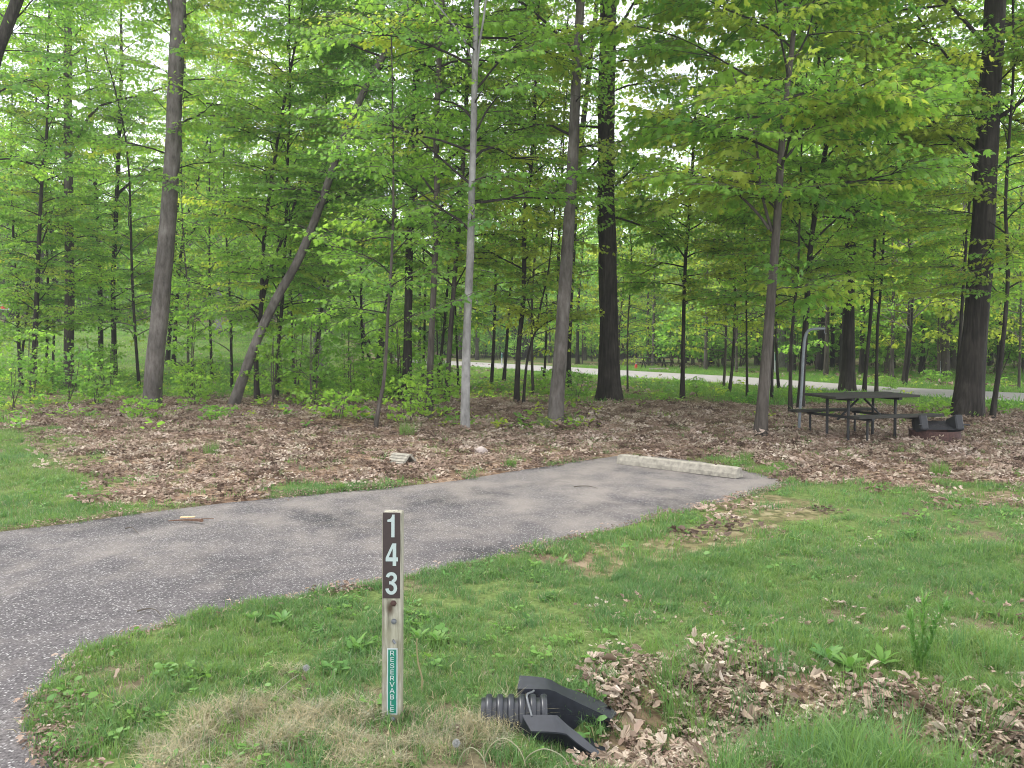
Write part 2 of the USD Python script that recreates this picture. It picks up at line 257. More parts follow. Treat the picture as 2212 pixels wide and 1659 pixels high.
post_wood = usdkit.material(stage, LK + "post_wood", {
    "tc": ("texture_coordinate", {}), "mp": ("mapping", {"scale": (60, 60, 5)}), "n": ("noise_texture", {"scale": 1, "detail": 6, "roughness": .65}), "n2": ("noise_texture", {"scale": 9, "detail": 4}),
    "r": ("rgb_ramp", {"ramp": [(.30, (.095, .088, .068)), (.48, (.23, .215, .17)), (.70, (.38, .362, .30))]}), "sp": ("separate_xyz", {}), "moss": ("map_range", {"from_min": .62, "from_max": -.02, "to_min": 0, "to_max": .85, "clamp": True}), "r2": ("rgb_ramp", {"ramp": [(.38, (0, 0, 0)), (.62, (1, 1, 1))]}), "mm": ("math", {"math_type": "multiply"}),
    "ms": ("mapping", {"location": (.05, 0, -RZ * 24), "scale": (46, 0, 24)}), "vl": ("vector_math", {"math_type": "length"}), "rs": ("rgb_ramp", {"ramp": [(.25, (.9, .9, .9)), (.95, (0, 0, 0))]}), "mr": ("mix_color", {"b": (.045, .026, .016)}),
    "mx": ("mix_color", {"b": (.115, .115, .045)}), "b": ("bump", {"strength": .5, "distance": .003}), "p": ("principled_bsdf", {"roughness": .85, "specular_ior_level": .2})},
    [("tc.object", "mp.vector"), ("mp.vector", "n.vector"), ("tc.object", "n2.vector"), ("tc.object", "sp.vector"), ("sp.z", "moss.value"), ("n.fac", "r.fac"), ("n2.fac", "r2.fac"), ("r2.color", "mm.value1"), ("moss.result", "mm.value2"), ("mm.value", "mx.fac"), ("r.color", "mx.a"), ("tc.object", "ms.vector"), ("ms.vector", "vl.vector1"), ("vl.value", "rs.fac"), ("rs.color", "mr.fac"), ("mx.result", "mr.a"), ("mr.result", "p.base_color"), ("n.fac", "b.height"), ("b.normal", "p.normal")], surface="p.BSDF")

# ---------------------------------------------------------------- the ground
def growth(a, b, d, k):
    out = [a]
    while out[-1] < b: out.append(out[-1] + d); d *= k
    return np.array(out)
ys = np.concatenate([np.arange(-4, 13, .07), growth(13, 230, .09, 1.045)])
xr = np.concatenate([np.arange(0, 7, .08), growth(7, 260, .12, 1.06)])
xs = np.concatenate([-xr[:0:-1], xr])
X, Y = np.meshgrid(xs, ys)
Z = terrain(X.ravel(), Y.ravel()).reshape(X.shape)
ny, nx = X.shape
i, j = np.meshgrid(np.arange(ny - 1), np.arange(nx - 1), indexing="ij")
q = np.stack([i * nx + j, i * nx + j + 1, (i + 1) * nx + j + 1, (i + 1) * nx + j], -1).reshape(-1, 4)
def litterness(x, y):
    x, y = np.asarray(x, float), np.asarray(y, float)
    l = np.zeros(x.shape)
    near = y < 26
    l = np.where(near & fuzzy(LITTER, x, y, .8, 11), 1.0, l)
    l = np.where(fuzzy(DITCH, x, y, .12, 12), .85, l)
    l = np.where(fuzzy(PATCH, x, y, .25, 13), .55, l)
    u = x / np.maximum(y, 1)
    woods = smooth(17.5, 20, y) * (1 - smooth(-.08, -.16, u) * smooth(24, 32, y) * smooth(90, 75, y))     # woodland floor
    strip = smooth(-.15, .02, u) * smooth(20 + 14 * smooth(.35, .05, u), 22 + 16 * smooth(.35, .05, u), y)                           # mown verge by the road
    far = woods * (1 - strip) * smooth(.3, .6, f2(x, y, .5, 21)) * .9
    dr = shapely.distance(ROAD, shapely.points(x, y))
    back = np.where((y > 30) & (dr > 2.5) & (u > -.2), .75 * smooth(.42, .6, f2(x, y, .35, 22)), 0)
    return np.maximum(l, np.where(y > 18, np.maximum(far, back), 0))
lit = litterness(X.ravel(), Y.ravel())
bare = np.maximum(np.where(fuzzy(TAN, X.ravel(), Y.ravel(), .3, 31), .75, 0), .8 * smooth(.63, .72, f2(X.ravel(), Y.ravel(), .8, 33)) * (Y.ravel() < 20))
bare = np.maximum(bare, .8 * smooth(.10, .0, shapely.distance(DRIVE, shapely.points(X.ravel(), Y.ravel()))) * (Y.ravel() < 13))
gmsh = usdkit.mesh(stage, "/World/ground", (np.stack([X.ravel(), Y.ravel(), Z.ravel()], 1), q), gm, smooth=True)
for nm, val in (("litter", lit), ("bare", bare)):
    UsdGeom.PrimvarsAPI(gmsh).CreatePrimvar(nm, Sdf.ValueTypeNames.FloatArray, "vertex").Set(Vt.FloatArray.FromNumpy(val.astype(np.float32)))
meta(gmsh.GetPrim(), "grassy and leaf-strewn woodland ground", None, None, "structure")
def sheet(P, z, name, mat, label, step):
    b = P.bounds; pts = []
    P = shapely.segmentize(P, step * 2)
    gx, gy = np.meshgrid(np.arange(b[0], b[2], step), np.arange(b[1], b[3], step))
    m = inside(P.buffer(-step * .6), gx.ravel(), gy.ravel())
    ring = np.array(P.exterior.coords)[:-1]
    pts = np.vstack([ring, np.stack([gx.ravel()[m], gy.ravel()[m]], 1)])
    from scipy.spatial import Delaunay
    t = Delaunay(pts).simplices; c = pts[t].mean(1); t = t[inside(P, c[:, 0], c[:, 1])]
    v = np.column_stack([pts, z(pts)]); n = np.cross(v[t[:, 1]] - v[t[:, 0]], v[t[:, 2]] - v[t[:, 0]])[:, 2]; t[n < 0] = t[n < 0][:, ::-1]
    g = usdkit.mesh(stage, "/World/" + name, (v, t), mat, smooth=True); meta(g.GetPrim(), label, None, None, "structure")
wob = shapely.segmentize(DRIVE, .12); wc = np.array(wob.exterior.coords)
wc = wc + .035 * np.stack([f2(wc[:, 0], wc[:, 1], 3, 5) - .5, f2(wc[:, 0], wc[:, 1], 3, 6) - .5], 1) * 2
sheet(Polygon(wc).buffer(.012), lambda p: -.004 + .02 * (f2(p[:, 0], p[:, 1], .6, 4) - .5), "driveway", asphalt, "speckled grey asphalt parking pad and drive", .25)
sheet(ROAD, lambda p: np.full(len(p), .03), "road", road_m, "pale paved road crossing behind the trees", 2.0)

# ---------------------------------------------------------------- foliage pieces
LOBED = np.array([(0, 0), (.10, -.30), (.42, -.50), (.44, -.22), (.80, -.34), (.70, -.12), (1.05, 0), (.70, .12), (.80, .34), (.44, .22), (.42, .50), (.10, .30)])
def leaf_verts(size, lobed=True):
    if lobed:
        p = LOBED * size; z = -.18 * np.abs(p[:, 1]) - .10 * p[:, 0] ** 2 / size
        v = np.column_stack([p, z]); f = [(0, k, k + 1) for k in range(1, 11)]
        return v, np.array(f)
    p = np.array([(0, 0), (.45, -.36), (1, 0), (.45, .36)]) * size
    return np.column_stack([p, [0, -.12 * size, -.16 * size, -.12 * size]]), np.array([(0, 1, 2), (0, 2, 3)])
def rotm(yaw, pitch, roll): return trimesh.transformations.euler_matrix(roll, pitch, yaw, "sxyz")[:3, :3]
def spray(rng, L=1.0, n=30, size=.11, lobed=True, droop=.55):
    """A leafy twig along +x, its leaves spread in loose flat layers."""
    V, F, o = [], [], 0
    stems = [(np.array([0, 0, 0.]), 0.0, L)]
    for k in range(5): stems.append((np.array([L * (.2 + .15 * k), 0, 0]), (1 if k % 2 else -1) * rng.uniform(.55, 1.0), L * rng.uniform(.35, .55)))
    tw = []
    for p0, az, l in stems:
        e = p0 + l * np.array([math.cos(az), math.sin(az), rng.uniform(-.12, .06)]); tw.append(tube([p0, (p0 + e) / 2 + [0, 0, .02], e], [.006, .0045, .002], 3, cap=False))
        m = max(3, int(n * l / (L * 2.9)))
        for k in range(m):
            t = (k + rng.uniform(.2, 1)) / m; base = p0 + (e - p0) * t + rng.normal(0, .018, 3)
            yaw = az + (1 if k % 2 else -1) * rng.uniform(.4, 1.3) * (1 if k < m - 1 else .2); v, f = leaf_verts(size * rng.uniform(.65, 1.2), lobed)
            v = v @ rotm(yaw, droop + rng.normal(0, .38), rng.normal(0, .42)).T + base + rotm(yaw, .1, 0) @ [.03, 0, 0]
            V.append(v); F.append(f + o); o += len(v)
    return trimesh.Trimesh(np.vstack(V), np.vstack(F), process=False), cat(tw)
def spray_set(seed, mats, lobed=True, **kw):
    r = R(seed); out = []
    for m in mats:
        l, t = spray(r, lobed=lobed, **kw); out.append([(l, m), (t, TWIG)])
    return out
MIX = {"fresh": [0, 0, 2, 0, 1, 0], "yellow": [1, 1, 0, 1, 0, 1], "deep": [2, 0, 2, 2, 0, 2], "mixed": [0, 1, 2, 0, 1, 0]}
SPRAYS = {(k, big): spray_set(hash_, [LEAF[m] for m in MIX[k]], n=34 if big else 44, size=.135 if big else .10, L=1.0) for k, hash_ in (("fresh", 41), ("yellow", 42), ("deep", 43), ("mixed", 44)) for big in (True, False)}

def grow(rng, trunk, rad, h0, h1, Lmax, n, dens=1.0, start_el=.75, clear=1.0):
    """Limbs from a trunk polyline and the places of the leafy twigs on them."""
    limbs, pos, yaw, pit, rol, sca = [], [], [], [], [], []
    zs = trunk[:, 2] - trunk[0, 2]; az = rng.uniform(0, 6.28)
    for k in range(n):
        h = h0 + (h1 - h0) * ((k + rng.uniform(0, 1)) / n); az += 2.4 + rng.normal(0, .4)
        p = np.array([np.interp(h, zs, trunk[:, c]) for c in range(3)]); r0 = float(np.interp(h, zs, rad))
        g = (h - h0) / max(h1 - h0, 1); L = Lmax * (clear if math.sin(az) < -.35 else 1) * rng.uniform(.55, 1.1) * (1 - .55 * g) * (.65 + .35 * min(1, g * 5))
        el = start_el * rng.uniform(.3, 1.2) + .35 * g; d = np.array([math.cos(az), math.sin(az), math.tan(min(el, 1.2))]); d /= np.linalg.norm(d)
        pts = [p]
        for s in range(6):
            d = d + rng.normal(0, .10, 3) + np.array([0, 0, -.07 if s < 4 else .02]); d /= np.linalg.norm(d); pts.append(pts[-1] + d * L / 6)
        pts = np.array(pts); lr = min(r0 * .5, .008 + .011 * L)
        limbs.append(tube(pts, np.linspace(lr, .005, 7), 5, cap=False))
        stems = [(pts, L, .3)]
        for s in range(int(2 + L * 1.1)):
            i = rng.integers(2, 6); a2 = math.atan2(d[1], d[0]) + (1 if s % 2 else -1) * rng.uniform(.5, 1.1); l2 = L * rng.uniform(.25, .5)
            e = np.array([math.cos(a2), math.sin(a2), rng.uniform(-.05, .3)]); q2 = np.array([pts[i], pts[i] + e * l2 * .5, pts[i] + e * l2 + [0, 0, -.06 * l2]])
            limbs.append(tube(q2, [lr * .45, lr * .3, .004], 4, cap=False)); stems.append((q2, l2, .25))
        for P, l, s0 in stems:
            m = max(1, int(l * 2.3 * dens + rng.uniform(0, 1)))
            for c in range(m):
                t = s0 + (1 - s0) * (c + rng.uniform(0, 1)) / m; x = t * (len(P) - 1); i = min(int(x), len(P) - 2); b = P[i] + (P[i + 1] - P[i]) * (x - i); dd = P[i + 1] - P[i]
                pos.append(b); yaw.append(math.atan2(dd[1], dd[0]) + rng.choice([-1, 1]) * rng.uniform(.1, 1.1)); pit.append(rng.normal(.0, .2)); rol.append(rng.normal(0, .22)); sca.append(rng.uniform(.65, 1.2))
    return cat(limbs), np.array(pos), np.array(yaw), np.array(pit), np.array(rol), np.array(sca)

# ---------------------------------------------------------------- the trees that the picture shows one by one
def tree(name, label, bark, path, w0, w1, H, h0, Lmax, n, mix="fresh", flare=1.5, big=False, dens=1.0, branches=(), group=None, seed=0, base=None, tops=None, category="tree", el=.75, clear=.7):
    rng = R(1000 + seed)
    g = ground(*path[0]) if base is None else np.array(base, float); Yb = g[1]
    line = [g - [0, 0, .12]] + [at(px, py, Yb) for px, py in path[1:]]
    line[0][0] = g[0]
    d = line[-1] - line[-2]; d /= np.linalg.norm(d); top = line[-1]
    nvis = len(line)
    while top[2] - g[2] < H:
        d = d + np.array([0, rng.normal(0, .03), .10]) + rng.normal(0, .03, 3); d /= np.linalg.norm(d); top = top + d * 1.5; line.append(top)
    P = resample(line, max(14, int(H * 4))); zz = P[:, 2] - g[2]
    k = Yb / FOC / 2; zt = line[nvis - 1][2] - g[2]
    rad = np.where(zz < zt, np.interp(zz, [0, max(zt, .1)], [w0 * k, w1 * k]), w1 * k + (.012 - w1 * k) * (zz - zt) / max(H - zt, .5))
    rad = np.maximum(rad, .012) * (1 + (flare - 1) * np.exp(-np.maximum(zz, 0) / (.35 + w0 * k)))
    t = thing(name, label, category, g, 0, group)
    loc = lambda m: m.apply_translation(-g)
    part("trunk", loc(tube(P, rad, 22 if w0 > 14 else 9, rough=.13 if w0 > 14 else .08, seed=seed, lobes=.16 if w0 > 14 else 0)), BARK[bark], t, smooth=60)
    for pts, bw0, bw1 in branches:
        b3 = [at(px, py, Yb) for px, py in pts]; dy = rng.uniform(-.8, .8)
        for c, b in enumerate(b3): b[1] += dy * c / len(b3)
        part("branch", loc(tube(resample(b3, 12), np.linspace(bw0 * k, bw1 * k, 12), 7, seed=seed)), BARK[bark], t, smooth=60)
    res = [grow(rng, P, rad, h0, H, Lmax * 1.1, int(n * 1.25), dens * (1.25 if Yb > 20 or g[0] > 1 else .85), el, clear)]
    for pts, bw0, bw1 in branches:
        b3 = np.array([at(px, py, Yb) for px, py in pts]); B = resample(b3, 9)
        up = B.copy()
        nn = max(3, int(np.linalg.norm(B[-1] - B[0]) * 2))
        idx = rng.uniform(2, 8, nn * 3); fr = idx.astype(int).clip(0, 7)
        pos = B[fr] + (B[fr + 1] - B[fr]) * (idx - fr)[:, None]; dd = B[-1] - B[0]
        res.append((None, pos, math.atan2(dd[1], dd[0]) + rng.normal(0, 1.2, len(pos)), rng.normal(0, .2, len(pos)), rng.normal(0, .2, len(pos)), rng.uniform(.7, 1.2, len(pos))))
    part("limbs", loc(res[0][0]), BARK["dark"], t, smooth=False, kind="stuff")
    pos, yw, pt, rl, sc = (np.concatenate([r[c] for r in res]) for c in range(1, 6))
    # above the picture the crown only shades the ground: fewer, larger twigs
    topz = EYE + .44 * Yb + 1.5; hi = pos[:, 2] > topz; keep = ~hi | (rng.uniform(0, 1, len(pos)) < .5); sc = np.where(hi, sc * 1.9, sc)
    pos, yw, pt, rl, sc = (a[keep] for a in (pos, yw, pt, rl, sc))
    protos = SPRAYS[(mix, big)]
    c = instancer(f"{t.GetPath()}/crown", protos, rng.integers(0, len(protos), len(pos)), pos - g, quats(yw, pt, rl), sc)
    meta(c, kind="stuff")
    return len(pos)

NS = 0
T = [
 ("slender_tree", "straight grey-brown trunk with a long limb to the left, left of the thick leaning trunk", "brown", [(148, 838), (149, 700), (150, 600), (148, 400), (146, 150), (148, 0)], 20, 15, 17, 3.0, 2.6, 34, "fresh", dict(clear=.3, branches=[([(147, 252), (110, 247), (60, 240), (-30, 228)], 7, 4), ([(152, 330), (170, 300), (215, 235), (330, 205), (420, 178), (560, 195)], 6, 2)])),
 ("leaning_tree", "thick smooth grey trunk leaning gently right at the left edge of the leaf litter", "grey", [(325, 879), (337, 760), (350, 620), (368, 400), (380, 150), (386, 0)], 38, 28, 19, 6.5, 3.0, 26, "fresh", dict(clear=.35, flare=1.06, branches=[([(385, 70), (372, 10), (360, -60)], 8, 5)])),
 ("leaning_tree", "slim grey trunk leaning steeply to the right from the middle of the undergrowth", "grey", [(500, 876), (530, 800), (560, 722), (600, 640), (645, 560), (700, 420), (740, 300), (790, 190), (840, 100), (890, 0)], 21, 12, 15, 4.5, 2.6, 24, "deep", dict(clear=.3, flare=1.25)),
 ("slender_tree", "thin dark trunk leaning slightly right, left neighbour of the straight grey-brown trunk", "dark", [(71, 846), (78, 676), (83, 553), (91, 388), (101, 286), (104, 200)], 12, 5, 12, 2.0, 2.2, 26, "fresh", {}),
 ("forked_sapling", "thin dark sapling forking low beside the left picture edge", "dark", [(47, 838), (42, 777), (37, 642), (30, 541), (26, 420)], 8, 4, 9, 1.8, 1.9, 22, "fresh", dict(branches=[([(44, 790), (50, 720), (56, 640), (62, 560)], 6, 2)])),
 ("slender_tree", "thin speckled trunk, left of two between the straight trunk and thick leaning trunk", "dark", [(217, 812), (216, 626), (209, 474), (199, 286), (190, 180)], 11, 7, 14, 2.4, 2.4, 28, "fresh", {}),
 ("slender_tree", "thin high-forked trunk, right of two between the straight trunk and thick leaning trunk", "dark", [(248, 815), (244, 642), (249, 505), (254, 370), (258, 270), (262, 120)], 11, 7, 15, 2.4, 2.5, 30, "fresh", dict(branches=[([(256, 300), (266, 268), (280, 220)], 5, 3), ([(255, 420), (290, 385), (340, 358)], 5, 2)])),
 ("slender_tree", "thin dark trunk pressed close behind the right side of the leaning grey trunk", "dark", [(361, 782), (374, 609), (381, 474), (392, 330), (398, 240)], 9, 6, 14, 2.4, 2.5, 26, "fresh", {}),
 ("slender_tree", "thin dark trunk with a bent elbow branch, just right of the leaning grey trunk", "dark", [(374, 795), (381, 676), (388, 575), (401, 484), (425, 400)], 9, 5, 12, 2.0, 2.4, 26, "fresh", dict(branches=[([(390, 530), (412, 505), (440, 440), (480, 405)], 5, 3)])),
 ("slender_tree", "dark forked trunk crossing behind the foot of the steeply leaning trunk", "dark", [(556, 866), (553, 777), (563, 676), (570, 520), (585, 400), (600, 300)], 11, 6, 14, 2.5, 2.6, 30, "fresh", dict(branches=[([(565, 660), (582, 600), (612, 530), (640, 465), (660, 400)], 8, 5)])),
 ("slender_tree", "thin dark trunk just right of the steeply leaning trunk", "dark", [(597, 862), (600, 777), (610, 642), (617, 508), (623, 303)], 9, 5, 13, 2.5, 2.3, 28, "fresh", {}),
 ("sapling", "very thin dark stem right of the leaning trunk, beside the thin dark trunk", "dark", [(635, 834), (630, 676), (628, 560), (626, 460)], 5, 3, 9, 2.2, 1.7, 20, "fresh", {}),
 ("slender_tree", "thin dark trunk midway between the leaning trunk and the dark multi-stem clump", "dark", [(681, 834), (683, 777), (694, 676), (703, 541), (704, 420)], 9, 6, 14, 2.5, 2.4, 30, "fresh", {}),
 ("slender_tree", "straight dark brown trunk right of the multi-stem clump, behind leafy saplings", "dark", [(878, 868), (882, 677), (884, 539), (894, 400), (898, 202), (905, 0)], 18, 13, 18, 4.5, 3.0, 32, "deep", dict(clear=.35)),
 ("slender_tree", "thin grey-brown trunk with a slight kink, second to the left of the palest trunk", "brown", [(927, 905), (930, 780), (938, 600), (944, 404), (942, 303), (947, 168), (955, 0)], 14, 11, 16, 4.0, 2.6, 28, "fresh", dict(clear=.35)),
 ("slender_tree", "grey-brown trunk immediately left of the palest trunk", "brown", [(964, 868), (974, 710), (986, 553), (995, 450), (1003, 300), (1012, 120)], 11, 8, 16, 3.6, 2.5, 28, "fresh", dict(clear=.35)),
 ("pale_tree", "palest smooth grey slim trunk at the edge of the leaf litter, near the picture's middle", "pale", [(1004, 927), (1006, 812), (1010, 677), (1016, 540), (1019, 420), (1024, 230), (1030, 0)], 18, 12, 16, 4.2, 2.6, 30, "fresh", dict(clear=.35, flare=1.25, branches=[([(1028, 180), (1036, 100), (1046, 40), (1054, -30)], 6, 4), ([(1024, 145), (1005, 95), (965, 45), (915, -10)], 5, 3)])),
 ("sapling", "thin black wavy stem between the two brown trunks left of the palest trunk", "dark", [(945, 845), (952, 778), (962, 677), (971, 542), (974, 430)], 7, 4, 11, 2.4, 2.0, 22, "fresh", {}),
 ("sapling", "thin dark stem directly right of the straight dark brown trunk", "dark", [(905, 800), (907, 680), (907, 542), (908, 380)], 6, 4, 12, 2.6, 2.2, 22, "fresh", {}),
 ("sapling", "very thin stem leaning left between the brown trunk and the palest trunk", "dark", [(991, 838), (988, 778), (983, 643), (980, 520)], 5, 3, 9, 2.4, 1.7, 18, "fresh", {}),
 ("slender_tree", "slim dark trunk with wavy outline midway between the palest trunk and the big paired trunk", "dark", [(1116, 872), (1120, 760), (1132, 620), (1133, 472), (1146, 371), (1154, 260), (1160, 120)], 11, 7, 15, 3.0, 2.6, 32, "yellow", dict(branches=[([(1134, 470), (1105, 430), (1060, 395), (1040, 380)], 5, 2)])),
 ("sapling", "thin dark trunk just left of the slim wavy trunk, in front of the road", "dark", [(1088, 826), (1099, 677), (1106, 559), (1108, 421), (1112, 320)], 7, 4, 12, 2.6, 2.2, 24, "yellow", {}),
 ("forked_sapling", "low dark sapling with a wide Y fork beside the slim wavy trunk", "dark", [(1131, 873), (1136, 800), (1146, 745), (1157, 716), (1170, 650), (1182, 600), (1190, 540)], 6, 3, 7.5, 2.2, 1.6, 14, "yellow", dict(branches=[([(1157, 716), (1147, 670), (1138, 630), (1148, 590)], 4, 2), ([(1157, 716), (1180, 698), (1210, 684), (1240, 670)], 4, 2)])),
 ("tall_tree", "tall grey trunk with a dark twin close behind it, left of the thickest trunk", "grey", [(1197, 910), (1203, 845), (1214, 710), (1224, 560), (1238, 330), (1246, 150), (1254, 0)], 31, 18, 20, 5.5, 3.0, 26, "fresh", dict(clear=.35, flare=1.2)),
 ("slender_tree", "dark twin trunk close behind the tall grey trunk, leaning right higher up", "dark", [(1224, 836), (1228, 710), (1236, 560), (1247, 380), (1257, 290), (1275, 135), (1290, 0)], 15, 9, 17, 5.5, 2.5, 24, "fresh", dict(clear=.35)),
 ("broad_tree", "thickest dark straight trunk with flared foot in the middle of the picture", "dark", [(1319, 866), (1317, 812), (1315, 677), (1312, 540), (1309, 404), (1311, 202), (1315, 0)], 40, 33, 22, 7.0, 4.2, 26, "fresh", dict(clear=.35, flare=1.45, branches=[([(1328, 140), (1350, 130), (1385, 165), (1420, 185)], 5, 2), ([(1330, 400), (1360, 370), (1395, 340), (1430, 335)], 6, 2), ([(1296, 340), (1270, 370), (1250, 400)], 6, 3), ([(1330, 470), (1370, 480), (1420, 500), (1470, 540)], 5, 2)])),
 ("maple_tree", "maple with a rough slim trunk beside the grey bent pipe, nearest on the right", "brown", [(1643, 944), (1648, 870), (1658, 750), (1668, 610), (1678, 480), (1686, 350), (1695, 240), (1706, 150), (1716, 60), (1735, -20)], 25, 8, 12.5, 4.0, 3.4, 34, "mixed", dict(big=True, flare=1.25, dens=1.15, clear=.75, branches=[([(1662, 495), (1620, 445), (1575, 408), (1530, 385), (1480, 368)], 7, 3), ([(1668, 500), (1645, 390), (1640, 300), (1615, 210), (1586, 121)], 7, 3), ([(1680, 455), (1700, 420), (1735, 395)], 6, 3), ([(1660, 640), (1690, 622), (1730, 622), (1772, 630)], 3, 1.5)])),
 ("slender_tree", "dark trunk rising right behind the grey bent pipe", "dark", [(1729, 884), (1733, 800), (1741, 689), (1750, 542), (1764, 441), (1772, 386), (1785, 300), (1770, 150)], 14, 8, 13, 3.2, 3.0, 32, "mixed", dict(branches=[([(1768, 404), (1795, 375), (1825, 345), (1868, 340)], 7, 3), ([(1776, 350), (1800, 270), (1806, 215), (1840, 190)], 6, 3)])),
 ("sapling", "thin dark trunk between the rough maple trunk and the grey bent pipe", "dark", [(1708, 888), (1708, 763), (1715, 671), (1724, 579), (1728, 441)], 8, 4, 11, 2.6, 2.2, 24, "fresh", {}),
 ("broad_tree", "thick dark trunk with flared foot directly behind the picnic table", "dark", [(1829, 848), (1832, 760), (1834, 640), (1837, 540), (1844, 423), (1830, 250), (1800, 170)], 27, 16, 19, 4.5, 4.0, 30, "yellow", dict(flare=1.5)),
 ("broad_tree", "massive leaning dark trunk with widely flared foot at the right edge behind the fire ring", "dark", [(2085, 900), (2098, 800), (2112, 652), (2121, 540), (2131, 368), (2137, 202), (2146, 80), (2150, 0)], 50, 40, 19, 5.0, 4.5, 30, "yellow", dict(big=True, flare=1.42, clear=.6, branches=[([(2120, 215), (2060, 185), (1980, 120), (1900, 30)], 6, 3), ([(2155, 240), (2185, 248), (2230, 262)], 7, 5), ([(2118, 260), (2060, 285), (1990, 300), (1920, 300)], 4, 2)])),
 ("slender_tree", "thin dark trunk with a fork on the far right, right of the massive leaning trunk", "dark", [(2142, 905), (2152, 840), (2164, 763), (2178, 579), (2172, 441), (2180, 300)], 10, 6, 11, 2.6, 2.4, 26, "mixed", dict(branches=[([(2176, 560), (2190, 530), (2215, 500)], 5, 3)])),
 ("slender_tree", "thin dark stem rising behind the left flank of the massive leaning trunk", "dark", [(2066, 858), (2074, 726), (2080, 634), (2086, 542), (2096, 420)], 8, 5, 12, 3.0, 2.3, 24, "fresh", {}),
 ("slender_tree", "left of the two thin dark trunks behind the right end of the picnic table", "dark", [(1866, 850), (1872, 780), (1880, 689), (1889, 542), (1895, 441), (1906, 330)], 8, 5, 13, 3.0, 2.4, 26, "yellow", {}),
 ("sapling", "right of the two thin dark trunks behind the right end of the picnic table", "dark", [(1893, 850), (1895, 726), (1906, 579), (1912, 440)], 7, 4, 11, 3.0, 2.2, 22, "fresh", {}),
 ("slender_tree", "lone thin straight dark trunk on the verge between the thickest trunk and the maple", "dark", [(1474, 860), (1476, 726), (1481, 553), (1486, 500), (1494, 386), (1500, 280)], 9, 6, 12, 3.0, 2.8, 34, "mixed", dict(branches=[([(1482, 560), (1462, 535), (1440, 510), (1400, 500)], 4, 2)])),
 ("sapling", "very thin sapling on the verge left of the maple trunk", "dark", [(1614, 860), (1613, 760), (1612, 652), (1610, 560)], 5, 3, 7, 2.2, 2.0, 20, "yellow", {}),
 ("sapling", "very thin dark stem close behind the foot of the maple trunk", "dark", [(1667, 862), (1668, 800), (1670, 740), (1672, 600)], 6, 4, 10, 2.8, 1.9, 20, "fresh", {}),
 ("multi_stem_tree", "dark crooked multi-stem clump with a pale peeling side stem in the left undergrowth", "dark", [(818, 805), (826, 720), (838, 650), (848, 600), (852, 480), (850, 330)], 15, 8, 14, 3.0, 2.8, 32, "deep", dict(branches=[([(812, 800), (796, 770), (785, 730), (776, 680), (740, 610)], 7, 4), ([(820, 790), (800, 740), (770, 700), (735, 655)], 5, 2)])),
 ("sapling", "slim brown stem leaning right in front of the crooked multi-stem clump", "brown", [(809, 924), (820, 870), (830, 820), (838, 680), (846, 560), (850, 430)], 8, 5, 6.4, 1.9, 1.5, 14, "deep", dict(dens=.6, clear=.4)),
 ("pale_tree", "pale grey distant trunk on the lawn left of the steeply leaning trunk", "pale", [(471, 722), (472, 640), (473, 560), (474, 420)], 13, 9, 17, 5.0, 4.0, 34, "fresh", dict(big=True)),
 ("pale_tree", "pale grey trunk at the far side of the undergrowth, right of the steeply leaning trunk", "pale", [(686, 792), (685, 700), (685, 600), (690, 420)], 17, 12, 19, 5.0, 4.0, 32, "fresh", dict(big=True)),
 ("pale_tree", "pale thick trunk beyond the road, seen between the maple and the grey bent pipe", "pale", [(1691, 797), (1690, 760), (1688, 700), (1690, 560)], 19, 14, 20, 4.0, 4.5, 40, "yellow", dict(big=True, flare=1.4)),
]
for sd_, row in enumerate(T):
    nm, lb, bk, path, w0, w1, H, h0, Lm, n, mix, kw = row
    if path[0][0] < 1100 and H > 8.5: H, n, h0 = H + 4, int(n * 1.6), h0 * .85            # the left half of the wood is the taller one
    NS += tree(nm, lb, bk, path, w0, w1, H, h0, Lm, n, mix, seed=sd_, **kw)
NS += tree("leaning_tree", "dark trunk slanting in over the top left corner of the picture", "dark", [(0, 0), (-40, 300), (-10, 130), (18, 50), (45, -20)], 34, 22, 14, 5.0, 3.2, 22, "deep", seed=90, base=ground(-190, 880))

MARKS = [(45, "the left edge sapling"), (150, "the straight grey-brown trunk"), (232, "the paired thin trunks"), (345, "the thick leaning trunk"), (545, "the steeply leaning trunk"), (690, "the thin mid-left trunk"), (825, "the multi-stem clump"), (884, "the straight dark brown trunk"), (950, "the kinked grey-brown trunk"), (1008, "the palest trunk"), (1120, "the slim wavy trunk"), (1212, "the tall grey trunk"), (1316, "the thickest trunk"), (1476, "the lone verge trunk"), (1657, "the rough maple trunk"), (1735, "the grey bent pipe"), (1833, "the trunk behind the table"), (1890, "the table's thin trunks"), (2100, "the massive leaning trunk"), (2165, "the far right fork")]
def where(x, y):
    px = 1106 + FOC * x / y
    if px < 0: return "outside the left edge"
    if px > 2212: return "outside the right edge"
    m = min(MARKS, key=lambda m: abs(m[0] - px)); d = px - m[0]
    return ("behind " if abs(d) < 14 else "just right of " if 0 < d < 45 else "just left of " if -45 < d < 0 else "well right of " if d > 0 else "well left of ") + m[1]

